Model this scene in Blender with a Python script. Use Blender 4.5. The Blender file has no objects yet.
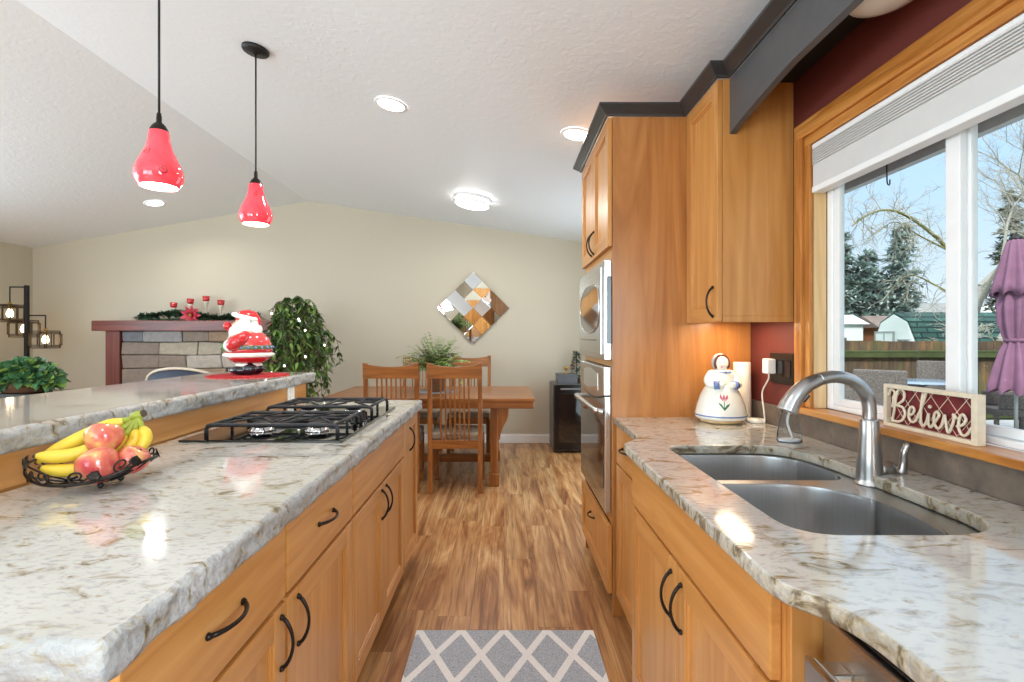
import bpy, bmesh, math, random
from mathutils import Vector, Matrix, noise
C = bpy.context.scene.collection
sc = bpy.context.scene
PI = math.pi
R = random.Random(7)

# ------------------------------------------------------------------ camera
cam = bpy.data.objects.new('camera', bpy.data.cameras.new('camera'))
C.objects.link(cam)
cam.location = (0, 0, 1.28)
cam.rotation_euler = (PI / 2, 0, 0)
cam.data.sensor_width = 36
cam.data.lens = 18
cam.data.shift_x = 8 / 1024
cam.data.shift_y = -4 / 1024
cam.data.clip_start = 0.03
cam.data.clip_end = 300
sc.camera = cam
# ------------------------------------------------------------------ exposure
sc.view_settings.view_transform = 'Standard'
sc.view_settings.look = 'None'
sc.view_settings.gamma = 1
sc.view_settings.use_curve_mapping = False
sc.view_settings.exposure = 0.42
sc.cycles.use_denoising = True
sc.cycles.max_bounces = 10
sc.cycles.diffuse_bounces = 6
sc.cycles.glossy_bounces = 6
sc.cycles.transmission_bounces = 8
sc.cycles.sample_clamp_indirect = 6
sc.cycles.caustics_reflective = False
sc.cycles.caustics_refractive = False
# ------------------------------------------------------------------ sky
world = bpy.data.worlds.new('sky')
sc.world = world
world.use_nodes = True
wn = world.node_tree
bgn = wn.nodes['Background']
tc = wn.nodes.new('ShaderNodeTexCoord')
sep = wn.nodes.new('ShaderNodeSeparateXYZ')
wr = wn.nodes.new('ShaderNodeValToRGB')
wn.links.new(tc.outputs['Generated'], sep.inputs[0])
wn.links.new(sep.outputs['Z'], wr.inputs[0])
wn.links.new(wr.outputs[0], bgn.inputs[0])
for p_, c_ in ((.2, (.45, .62, .80, 1)), (.27, (.42, .62, .86, 1)), (.42, (.85, 1.0, 1.2, 1))): wr.color_ramp.elements.new(p_).color = c_
wr.color_ramp.elements[0].color = (.62, .69, .75, 1)
wr.color_ramp.elements[-1].position = 1.0
wr.color_ramp.elements[-1].color = (1.5, 1.6, 1.75, 1)
bgn.inputs[1].default_value = 1.08


def light(name, kind, loc, rot, power, color=(1, 1, 1), **kw):
    d = bpy.data.lights.new(name, kind)
    d.energy = power
    d.color = color
    for k, v in kw.items():
        setattr(d, k, v)
    o = bpy.data.objects.new(name, d)
    o.location = loc
    o.rotation_euler = rot
    C.objects.link(o)
    return o


# weak winter sun from behind the house, then added fill lights in assumed back and left openings
light('sun', 'SUN', (0, 0, 20), (math.radians(50), 0, math.radians(-25)), 3.2, (1, .97, .92), angle=.2)
light('added_fill_back', 'AREA', (-1.7, -2.5, 1.25), (math.radians(119), 0, math.radians(-12)), 52, (.74, .91, 1), shape='RECTANGLE', size=1.5, size_y=2.0)
light('added_fill_left', 'AREA', (-5.6, 2.2, 1.45), (math.radians(119), 0, -PI / 2), 88, (.74, .91, 1), shape='RECTANGLE', size=3.4, size_y=1.7)
light('added_fill_back_left', 'AREA', (-3.6, -2.5, 1.4), (math.radians(116), 0, math.radians(-15)), 75, (.74, .91, 1), shape='RECTANGLE', size=2.0, size_y=1.8)

light('added_fill_right', 'AREA', (1.12, -1.2, 1.5), (math.radians(88), 0, PI / 2), 75, (.74, .91, 1), shape='RECTANGLE', size=1.3, size_y=1.1)  # unseen light added to brighten the island fronts, in an assumed opening
light('daylight_dining_slider', 'AREA', (1.12, 4.7, 1.15), (math.radians(95), 0, PI / 2), 17, (.74, .91, 1), shape='RECTANGLE', size=1.7, size_y=1.9)


# ------------------------------------------------------------------ materials
def S(r, g, b):
    f = lambda v: (v / 255 / 12.92) if v / 255 <= .04045 else ((v / 255 + .055) / 1.055) ** 2.4
    return (f(r), f(g), f(b), 1)


def newmat(name):
    m = bpy.data.materials.new(name)
    m.use_nodes = True
    return m, m.node_tree, m.node_tree.nodes['Principled BSDF']


def node(nt, kind, ins=None, **at):
    n = nt.nodes.new('ShaderNode' + kind)
    for k, v in at.items():
        setattr(n, k, v)
    for k, v in (ins or {}).items():
        s = n.inputs[k]
        if isinstance(v, bpy.types.NodeSocket):
            nt.links.new(v, s)
        else:
            s.default_value = v
    return n


def ramp(nt, fac, stops):
    n = nt.nodes.new('ShaderNodeValToRGB')
    e = n.color_ramp.elements
    while len(e) < len(stops):
        e.new(.5)
    for q, (p, c) in zip(e, stops):
        q.position = p
        q.color = c if len(c) == 4 else (*c, 1)
    nt.links.new(fac, n.inputs[0])
    return n.outputs[0]


def mix(nt, fac, a, b, blend='MIX'):
    n = nt.nodes.new('ShaderNodeMix')
    n.data_type = 'RGBA'
    n.blend_type = blend
    for s, v in ((n.inputs[0], fac), (n.inputs[6], a), (n.inputs[7], b)):
        if isinstance(v, bpy.types.NodeSocket):
            nt.links.new(v, s)
        else:
            s.default_value = v
    return n.outputs[2]


def bump(nt, p, h, strength=.3, dist=.01):
    b = node(nt, 'Bump', {'Height': h, 'Strength': strength, 'Distance': dist})
    nt.links.new(b.outputs[0], p.inputs['Normal'])


def coords(nt, scale=(1, 1, 1), rot=(0, 0, 0)):
    t = nt.nodes.new('ShaderNodeTexCoord')
    m = node(nt, 'Mapping', {'Scale': scale, 'Rotation': rot, 'Vector': t.outputs['Object']})
    return m.outputs[0]


def plain(name, col, rough=.5, metal=0, spec=.5, var=.08, vscale=20, bmp=0, coat=0, emit=None, es=0, trans=0):
    """A one-colour material with a little uneven tone of its own."""
    m, nt, p = newmat(name)
    v = coords(nt)
    n = node(nt, 'TexNoise', {'Vector': v, 'Scale': vscale, 'Detail': 4})
    lo = tuple(max(0, c * (1 - var)) for c in col[:3])
    hi = tuple(min(1, c * (1 + var)) for c in col[:3])
    c = ramp(nt, n.outputs[0], [(.3, lo), (.7, hi)])
    nt.links.new(c, p.inputs['Base Color'])
    p.inputs['Roughness'].default_value = rough
    p.inputs['Metallic'].default_value = metal
    p.inputs['Specular IOR Level'].default_value = spec
    p.inputs['Coat Weight'].default_value = coat
    p.inputs['Transmission Weight'].default_value = trans
    if bmp:
        bump(nt, p, n.outputs[0], bmp, .01)
    if emit:
        p.inputs['Emission Color'].default_value = emit
        p.inputs['Emission Strength'].default_value = es
    return m


def wood(name, axis, dark, mid, lite, rough=.35, scale=1.0, coat=.15, swirl=1.6):
    m, nt, p = newmat(name)
    s = [14 * scale] * 3
    s[axis] = 1.1 * scale
    v = coords(nt, s)
    n = node(nt, 'TexNoise', {'Vector': v, 'Scale': 1.0, 'Detail': 6, 'Distortion': swirl})
    s2 = [70 * scale] * 3
    s2[axis] = 2.5 * scale
    n2 = node(nt, 'TexNoise', {'Vector': coords(nt, s2), 'Scale': 1.0, 'Detail': 3})
    c = ramp(nt, n.outputs[0], [(.28, dark), (.5, mid), (.72, lite)])
    c = mix(nt, ramp(nt, n2.outputs[0], [(.45, (0, 0, 0)), (.75, (.28, .28, .28))]), c, dark)
    nt.links.new(c, p.inputs['Base Color'])
    p.inputs['Roughness'].default_value = rough
    p.inputs['Coat Weight'].default_value = coat
    p.inputs['Coat Roughness'].default_value = .2
    return m


M = {}
cw = (S(182, 121, 58), S(199, 139, 74), S(212, 155, 90))
for a, k in ((0, 'wood_x'), (1, 'wood_y'), (2, 'wood_z')):
    M[k] = wood('alder_cabinet_' + 'xyz'[a], a, *cw)
tw = (S(160, 100, 47), S(178, 118, 61), S(192, 134, 75))
M['tall_wood'] = wood('figured_birch_panel', 2, *tw, rough=.3, scale=.55, swirl=3.2)
ow = (S(112, 64, 24), S(146, 88, 38), S(172, 112, 56))
for a, k in ((0, 'oak_x'), (1, 'oak_y'), (2, 'oak_z')):
    M[k] = wood('oak_' + 'xyz'[a], a, *ow, rough=.35)
pw = (S(150, 88, 34), S(190, 124, 56), S(214, 154, 84))
for a, k in ((1, 'pine_y'), (2, 'pine_z')):
    M[k] = wood('casing_' + 'xyz'[a], a, *pw, rough=.3, scale=1.6)
M['jamb'] = wood('jamb_wood', 2, S(214, 176, 122), S(228, 194, 142), S(238, 208, 160), rough=.35)
M['mantel'] = wood('cherry_mantel', 0, S(86, 36, 26), S(112, 50, 38), S(128, 62, 48), rough=.35)
M['mantel_z'] = wood('cherry_mantel_leg', 2, S(86, 36, 26), S(112, 50, 38), S(128, 62, 48), rough=.35)
M['lantern_bronze'] = plain('lantern_bronze', S(92, 74, 56), .4, .6)
M['mat_bronze'] = plain('dark_bronze', S(44, 38, 34), .4, .7)
M['black_metal'] = plain('black_metal', S(30, 29, 29), .45, .3)
M['black_paint'] = plain('black_paint', S(76, 77, 79), .4)
M['crown_paint'] = plain('crown_paint', S(52, 51, 52), .35)
M['soffit_paint'] = plain('soffit_paint', S(24, 22, 22), .7)
M['iron'] = plain('cast_iron', S(38, 38, 40), .5, .2, bmp=.1, vscale=200)
M['black_glass'] = plain('black_glass', S(14, 14, 15), .05, 0, .6, coat=.6)
M['black_gloss'] = plain('black_gloss', S(14, 14, 16), .15)
M['white_paint'] = plain('white_paint', S(240, 239, 236), .4, var=.02)
M['vinyl'] = plain('white_vinyl', S(238, 240, 241), .35, var=.02)
M['ceramic'] = plain('white_glazed_ceramic', S(236, 236, 226), .12, var=.03, coat=.5)
M['ceramic_red'] = plain('red_glazed_ceramic', S(186, 30, 34), .15, var=.08, coat=.5)
M['ceramic_pink'] = plain('rosy_glazed_coat', S(206, 66, 66), .15, var=.12, coat=.5)
M['ceramic_black'] = plain('black_glazed_ceramic', S(26, 28, 36), .12, coat=.5)
M['ceramic_green'] = plain('green_glazed_ceramic', S(84, 108, 68), .2, var=.2)
M['skin'] = plain('painted_face', S(226, 170, 142), .25, var=.06)
M['face_white'] = plain('painted_pale_face', S(240, 232, 220), .15, var=.02)
M['hair_brown'] = plain('painted_brown_hair', S(92, 56, 40), .2)
M['paint_blue'] = plain('painted_blue', S(112, 132, 182), .2)
M['paint_grey'] = plain('painted_grey_bonnet', S(186, 186, 190), .25, var=.1)
M['paint_pink'] = plain('painted_pink', S(206, 112, 132), .2)
M['paint_green'] = plain('painted_green', S(64, 116, 82), .2)
M['plastic_white'] = plain('white_plastic', S(236, 232, 224), .35, var=.02)
M['candle_wax'] = plain('ivory_wax', S(240, 232, 218), .4, var=.03)
M['red_felt'] = plain('red_felt', S(182, 30, 36), .9, var=.15, vscale=120, bmp=.4)
M['gold'] = plain('brass', S(190, 150, 80), .3, .9)
M['chrome'] = plain('chrome', S(210, 210, 212), .12, 1)
M['leaf'] = plain('green_leaf', S(72, 100, 50), .4, var=.45, vscale=9)
M['leaf_light'] = plain('light_green_leaf', S(126, 156, 76), .4, var=.35, vscale=9)
M['leaf_fern'] = plain('fern_leaf', S(128, 148, 82), .5, var=.4, vscale=14)
M['leaf_ivy'] = plain('ivy_leaf', S(74, 118, 78), .4, var=.45, vscale=14)
M['leaf_garland'] = plain('garland_leaf', S(46, 70, 46), .5, var=.4, vscale=20)
M['bark'] = plain('bark', S(92, 74, 58), .8, var=.3, bmp=.5)
M['wicker_brown'] = plain('brown_basket', S(112, 76, 50), .7, var=.4, vscale=90, bmp=.6)
M['poinsettia'] = plain('poinsettia_red', S(196, 66, 82), .5, var=.25, vscale=60)
M['banana'] = plain('banana_skin', S(232, 198, 62), .4, var=.08, vscale=12)
M['banana_green'] = plain('banana_stem', S(150, 160, 50), .5, var=.15)
M['banana_tip'] = plain('banana_tip', S(70, 58, 40), .7)
M['sticker_blue'] = plain('blue_sticker', S(40, 92, 172), .3, var=.02)
M['paper_white'] = plain('white_print', S(246, 246, 246), .5, var=.01)
M['navy'] = plain('navy_upholstery', S(54, 62, 78), .7, var=.1)
M['cream_trim'] = plain('cream_piping', S(196, 186, 168), .5)
M['cushion'] = plain('taupe_seat_fabric', S(150, 134, 116), .9, var=.25, vscale=30, bmp=.2)
M['mat_grey'] = plain('grey_doily', S(150, 148, 146), .9, var=.2, vscale=150)
M['shade_white'] = plain('cellular_fabric', S(208, 208, 207), .8, var=.02)
M['red_print'] = plain('red_buffalo_print', S(112, 30, 36), .6, var=.35, vscale=40)
M['sign_cream'] = plain('whitewashed_wood', S(222, 208, 184), .6, var=.08, vscale=40)
M['purple'] = plain('purple_canvas', S(126, 88, 110), .9, var=.1, vscale=8)
M['wicker_grey'] = plain('grey_wicker', S(98, 92, 86), .8, var=.5, vscale=60, bmp=.8)
M['tree_twig'] = plain('pale_twigs', S(166, 162, 150), .9, var=.2)
M['mossy'] = plain('mossy_bark', S(128, 124, 76), .9, var=.2)
M['grass'] = plain('lawn_grass', S(88, 104, 56), .95, var=.3, vscale=3)
M['concrete'] = plain('patio_concrete', S(158, 160, 160), .85, var=.1, vscale=5)
M['moss_green'] = plain('moss', S(64, 72, 38), .95, var=.3, vscale=6)
M['shed_white'] = plain('shed_siding', S(226, 232, 228), .6, var=.03)
M['shed_trim'] = plain('shed_trim', S(156, 160, 156), .6)
M['house_tan'] = plain('house_brick', S(160, 106, 74), .8, var=.15)
M['roof_brown'] = plain('brown_shingle', S(120, 106, 98), .9, var=.2, vscale=6)
M['roof_grey'] = plain('grey_shingle', S(136, 136, 134), .9, var=.2, vscale=6)
M['roof_pale'] = plain('frosty_shingle', S(214, 220, 226), .9, var=.08, vscale=6)
M['patio_glass'] = plain('patio_table_glass', S(128, 146, 162), .15)
M['eave'] = plain('eave_paint', S(206, 212, 212), .7)
M['grey_casing'] = plain('fridge_casing', S(96, 92, 88), .4)
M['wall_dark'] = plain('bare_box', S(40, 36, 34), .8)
M['lamp_on'] = plain('lit_diffuser', (1, 1, 1, 1), .5, emit=(1, .98, .95, 1), es=9, var=0)
M['bulb_warm'] = plain('lit_warm_bulb', (1, .9, .7, 1), .5, emit=(1, .80, .50, 1), es=8, var=0)
M['bulb_white'] = plain('lit_bulb', (1, 1, 1, 1), .5, emit=(1, .95, .85, 1), es=6, var=0)
M['fairy'] = plain('fairy_bulb', (1, 1, 1, 1), .5, emit=(1, .97, .9, 1), es=4, var=0)
M['dome_glass'] = plain('opal_glass', S(226, 226, 222), .2, var=.01)


def wall_paint(name, col, bs=.12):
    m, nt, p = newmat(name)
    v = coords(nt)
    n = node(nt, 'TexNoise', {'Vector': v, 'Scale': 55, 'Detail': 3})
    b = node(nt, 'TexNoise', {'Vector': v, 'Scale': .7, 'Detail': 2})
    lo = tuple(c * .97 for c in col[:3])
    c = ramp(nt, b.outputs[0], [(.3, lo), (.7, col[:3])])
    nt.links.new(c, p.inputs['Base Color'])
    p.inputs['Roughness'].default_value = .6
    bump(nt, p, n.outputs[0], bs, .004)
    return m


M['wall_beige'] = wall_paint('beige_wall_paint', S(198, 188, 168))
M['maroon'] = wall_paint('maroon_wall_paint', S(104, 43, 36))
M['wall_out'] = wall_paint('outside_wall', S(150, 150, 146))
m, nt, p = newmat('knockdown_ceiling')
v = coords(nt)
n = node(nt, 'TexNoise', {'Vector': v, 'Scale': 22, 'Detail': 5, 'Distortion': .8})
p.inputs['Base Color'].default_value = S(233, 238, 243)
p.inputs['Roughness'].default_value = .45
p.inputs['Specular IOR Level'].default_value = .4
bump(nt, p, ramp(nt, n.outputs[0], [(.45, (0, 0, 0)), (.65, (1, 1, 1))]), .16, .004)
M['ceiling'] = m

# quartz counter
def quartz(name, edge=False, lo=S(187, 184, 175), hi=S(203, 201, 196), t=.525, t2=.51):
    m, nt, p = newmat(name)
    v = coords(nt)
    v2 = coords(nt, (1, 1.9, 1.6), (0, 0, .5))
    big = node(nt, 'TexNoise', {'Vector': v, 'Scale': 2.6, 'Detail': 3})
    pat = node(nt, 'TexNoise', {'Vector': v2, 'Scale': 13, 'Detail': 9, 'Roughness': .62, 'Distortion': 1.2})
    fin = node(nt, 'TexNoise', {'Vector': v2, 'Scale': 46, 'Detail': 6, 'Roughness': .65})
    base = ramp(nt, big.outputs[0], [(.35, lo), (.65, hi)])
    f1 = ramp(nt, pat.outputs[0], [(t, (0, 0, 0)), (t + .12, (1, 1, 1))])
    c = mix(nt, f1, base, S(152, 138, 108))
    f2 = ramp(nt, fin.outputs[0], [(t2, (0, 0, 0)), (t2 + .17, (.75, .75, .75))])
    c = mix(nt, f2, c, S(146, 145, 145))
    f3 = ramp(nt, pat.outputs[0], [(t + .085, (0, 0, 0)), (t + .175, (1, 1, 1))])
    c = mix(nt, f3, c, S(98, 82, 62))
    nt.links.new(c, p.inputs['Base Color'])
    p.inputs['Roughness'].default_value = .5 if edge else .1
    p.inputs['Coat Weight'].default_value = 0 if edge else .45
    p.inputs['Coat IOR'].default_value = 1.7
    p.inputs['Coat Roughness'].default_value = .05
    if edge:
        g = node(nt, 'TexNoise', {'Vector': v, 'Scale': 60, 'Detail': 6})
        bump(nt, p, g.outputs[0], .8, .008)
    return m


M['quartz'] = quartz('speckled_quartz')
M['quartz_edge'] = quartz('chiselled_quartz_edge', True, S(162, 161, 158), S(190, 189, 186), .5, .45)

# plank floor
m, nt, p = newmat('acacia_plank_floor')
t = nt.nodes.new('ShaderNodeTexCoord')
sp = node(nt, 'SeparateXYZ', {0: t.outputs['Object']})
def mth(op, a, b=None):
    ins = {0: a}
    if b is not None: ins[1] = b
    return node(nt, 'Math', ins, operation=op).outputs[0]
xr = mth('DIVIDE', sp.outputs['X'], .152)
row = mth('FLOOR', xr)
rnd = node(nt, 'TexWhiteNoise', {'W': row}, noise_dimensions='1D').outputs['Value']
yr_ = mth('ADD', mth('DIVIDE', sp.outputs['Y'], 1.22), rnd)
pid = mth('ADD', mth('MULTIPLY', mth('FLOOR', yr_), 7.13), mth('MULTIPLY', row, 3.71))
pr_ = node(nt, 'TexWhiteNoise', {'W': pid}, noise_dimensions='1D').outputs['Value']
wv = mth('MULTIPLY', pr_, 40.0)
ex = mth('ABSOLUTE', mth('SUBTRACT', mth('FRACT', xr), .5))
ey = mth('ABSOLUTE', mth('SUBTRACT', mth('FRACT', yr_), .5))
seam = mth('MAXIMUM', mth('GREATER_THAN', ex, .494), mth('GREATER_THAN', ey, .4992))
mpg = node(nt, 'Mapping', {'Vector': t.outputs['Object'], 'Scale': (7.5, .85, 1)})
g1 = node(nt, 'TexNoise', {'Vector': mpg.outputs[0], 'W': wv, 'Scale': 1.0, 'Detail': 5, 'Roughness': .58, 'Distortion': 2.2}, noise_dimensions='4D')
mph = node(nt, 'Mapping', {'Vector': t.outputs['Object'], 'Scale': (75, 2.4, 1)})
g2 = node(nt, 'TexNoise', {'Vector': mph.outputs[0], 'W': wv, 'Scale': 1.0, 'Detail': 4, 'Distortion': 1.0}, noise_dimensions='4D')
col = ramp(nt, g1.outputs[0], [(.28, S(112, 68, 38)), (.41, S(164, 110, 66)), (.53, S(196, 145, 94)), (.69, S(222, 178, 128))])
col = mix(nt, ramp(nt, g2.outputs[0], [(.48, (0, 0, 0)), (.68, (.7, .7, .7))]), col, S(112, 70, 40))
col = mix(nt, 1.0, col, ramp(nt, pr_, [(0, (.84, .82, .80)), (1, (1.06, 1.06, 1.04))]), 'MULTIPLY')
col = mix(nt, mth('MULTIPLY', seam, .6), col, S(74, 46, 28))
nt.links.new(col, p.inputs['Base Color'])
p.inputs['Roughness'].default_value = .32
p.inputs['Specular IOR Level'].default_value = .5
bump(nt, p, g2.outputs[0], .08, .003)
M['floor'] = m

# brushed steel
def steel(name, col, rough, axis):
    m, nt, p = newmat(name)
    s = [120, 120, 120]
    s[axis] = 2
    n = node(nt, 'TexNoise', {'Vector': coords(nt, s), 'Scale': 1.0, 'Detail': 2})
    c = ramp(nt, n.outputs[0], [(.3, tuple(x * .92 for x in col[:3])), (.7, col[:3])])
    nt.links.new(c, p.inputs['Base Color'])
    p.inputs['Metallic'].default_value = 1
    p.inputs['Roughness'].default_value = rough
    return m


M['steel'] = steel('brushed_steel', S(206, 204, 200), .26, 1)
M['sink_steel'] = steel('satin_sink_steel', S(200, 200, 200), .3, 2)
M['nickel'] = steel('brushed_nickel', S(176, 175, 174), .28, 2)
M['quartz_side'] = quartz('speckled_quartz_side', True, S(172, 164, 148), S(192, 186, 172), .45, .48)
M['mirror'] = plain('mirror_glass', S(226, 228, 228), .02, 1, var=.0)
M['oven_glass'] = plain('dark_mirror_glass', S(120, 112, 106), .05, .9, var=.0)

# window glass: clear to light, faint reflection
def glass(name, tint=(1, 1, 1, 1), refl=.05):
    m = bpy.data.materials.new(name)
    m.use_nodes = True
    nt = m.node_tree
    nt.nodes.clear()
    out = nt.nodes.new('ShaderNodeOutputMaterial')
    tr = node(nt, 'BsdfTransparent', {'Color': tint})
    gl = node(nt, 'BsdfGlossy', {'Roughness': .0})
    fr = node(nt, 'LayerWeight', {'Blend': .12})
    k = node(nt, 'Math', {0: fr.outputs['Fresnel'], 1: refl * 6}, operation='MULTIPLY')
    mx = node(nt, 'MixShader', {0: k.outputs[0], 1: tr.outputs[0], 2: gl.outputs[0]})
    nt.links.new(mx.outputs[0], out.inputs[0])
    return m


M['glass'] = glass('window_glass', (.97, .985, .98, 1))
M['clear'] = glass('clear_plastic', (.80, .84, .88, 1), .35)

# pendant glass: red cased glass lit from inside
m, nt, p = newmat('red_cased_glass')
v = coords(nt)
n = node(nt, 'TexNoise', {'Vector': v, 'Scale': 9, 'Detail': 3, 'Distortion': 1})
c = ramp(nt, n.outputs[0], [(.3, S(206, 40, 52)), (.7, S(226, 70, 82))])
nt.links.new(c, p.inputs['Base Color'])
p.inputs['Roughness'].default_value = .06
p.inputs['Coat Weight'].default_value = .6
p.inputs['Emission Color'].default_value = S(232, 70, 84)
p.inputs['Emission Strength'].default_value = .45
M['red_glass'] = m
M['swirl'] = plain('dark_red_swirl', S(150, 22, 36), .1, coat=.5)
M['milk'] = plain('lit_white_lining', (1, 1, 1, 1), .4, emit=(1, .95, .86, 1), es=1.1, var=0)

# tile backsplash
m, nt, p = newmat('brown_slate_tile')
v = coords(nt)
n = node(nt, 'TexNoise', {'Vector': v, 'Scale': 14, 'Detail': 6, 'Roughness': .65})
c = ramp(nt, n.outputs[0], [(.3, S(88, 78, 70)), (.6, S(120, 106, 94)), (.8, S(146, 128, 110))])
nt.links.new(c, p.inputs['Base Color'])
p.inputs['Roughness'].default_value = .35
bump(nt, p, n.outputs[0], .15, .005)
M['tile'] = m

# rug: white trellis on heathered grey
m, nt, p = newmat('trellis_rug')
t = nt.nodes.new('ShaderNodeTexCoord')
sp = node(nt, 'SeparateXYZ', {0: t.outputs['Object']})
def lat(sign):
    a = node(nt, 'Math', {0: sp.outputs['X'], 1: 1 / .184}, operation='MULTIPLY')
    b = node(nt, 'Math', {0: sp.outputs['Y'], 1: sign / .345}, operation='MULTIPLY')
    s = node(nt, 'Math', {0: a.outputs[0], 1: b.outputs[0]}, operation='ADD')
    s = node(nt, 'Math', {0: s.outputs[0], 1: 100.0}, operation='ADD')
    f = node(nt, 'Math', {0: s.outputs[0]}, operation='FRACT')
    d = node(nt, 'Math', {0: f.outputs[0], 1: .5}, operation='SUBTRACT')
    d = node(nt, 'Math', {0: d.outputs[0]}, operation='ABSOLUTE')
    return node(nt, 'Math', {0: d.outputs[0], 1: .41}, operation='GREATER_THAN').outputs[0]
mxl = node(nt, 'Math', {0: lat(1), 1: lat(-1)}, operation='MAXIMUM')
nn = node(nt, 'TexNoise', {'Vector': t.outputs['Object'], 'Scale': 260, 'Detail': 2})
gry = ramp(nt, nn.outputs[0], [(.35, S(146, 154, 166)), (.65, S(192, 199, 208))])
wht = ramp(nt, nn.outputs[0], [(.3, S(224, 225, 224)), (.6, S(242, 243, 243))])
nt.links.new(mix(nt, mxl.outputs[0], gry, wht), p.inputs['Base Color'])
p.inputs['Roughness'].default_value = .95
bump(nt, p, nn.outputs[0], .5, .005)
M['rug'] = m

# stone, with each stone's own tone from a colour attribute
m, nt, p = newmat('ledge_stone')
at = node(nt, 'Attribute', attribute_name='tone')
n = node(nt, 'TexNoise', {'Vector': coords(nt), 'Scale': 16, 'Detail': 8, 'Roughness': .7})
c = mix(nt, 1.0, at.outputs['Color'], ramp(nt, n.outputs[0], [(.3, (.80, .80, .83)), (.7, (1.18, 1.17, 1.15))]), 'MULTIPLY')
nt.links.new(c, p.inputs['Base Color'])
p.inputs['Roughness'].default_value = .85
bump(nt, p, n.outputs[0], .8, .02)
M['stone'] = m

# apple
m, nt, p = newmat('apple_skin')
v = coords(nt, (1, 1, 1))
n = node(nt, 'TexNoise', {'Vector': v, 'Scale': 14, 'Detail': 5, 'Distortion': .6})
c = ramp(nt, n.outputs[0], [(.34, S(222, 186, 108)), (.46, S(214, 120, 92)), (.62, S(190, 62, 66))])
nt.links.new(c, p.inputs['Base Color'])
p.inputs['Roughness'].default_value = .18
p.inputs['Coat Weight'].default_value = .3
M['apple'] = m

# fence boards
m, nt, p = newmat('weathered_fence_boards')
v = coords(nt, (1, 1, .25))
n = node(nt, 'TexNoise', {'Vector': v, 'Scale': 6, 'Detail': 6})
n2 = node(nt, 'TexNoise', {'Vector': coords(nt, (1, 1, .6)), 'Scale': 1.3, 'Detail': 4})
c = ramp(nt, n.outputs[0], [(.3, S(58, 48, 38)), (.55, S(92, 74, 56)), (.75, S(136, 100, 62))])
c = mix(nt, ramp(nt, n2.outputs[0], [(.5, (0, 0, 0)), (.65, (.6, .6, .6))]), c, S(96, 98, 52))
nt.links.new(c, p.inputs['Base Color'])
p.inputs['Roughness'].default_value = .9
M['fence'] = m

# green shingle with courses
m, nt, p = newmat('green_shingle')
v = coords(nt)
t2 = node(nt, 'TexBrick', {'Vector': node(nt, 'Mapping', {'Vector': v, 'Rotation': (PI / 2, 0, 0)}).outputs[0], 'Color1': S(60, 98, 88), 'Color2': S(44, 76, 70),
                           'Mortar': S(24, 46, 44), 'Scale': 1.0, 'Mortar Size': .03, 'Brick Width': .5, 'Row Height': .17})
nt.links.new(t2.outputs['Color'], p.inputs['Base Color'])
p.inputs['Roughness'].default_value = .9
M['roof_green'] = m

# conifer
def needles(name, a, b):
    m, nt, p = newmat(name)
    n = node(nt, 'TexNoise', {'Vector': coords(nt), 'Scale': 3.5, 'Detail': 5})
    nt.links.new(ramp(nt, n.outputs[0], [(.35, a), (.65, b)]), p.inputs['Base Color'])
    p.inputs['Roughness'].default_value = .9
    return m


M['spruce'] = needles('blue_spruce_needles', S(112, 134, 128), S(196, 212, 206))
M['fir'] = needles('dark_fir_needles', S(98, 102, 84), S(164, 168, 150))

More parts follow.
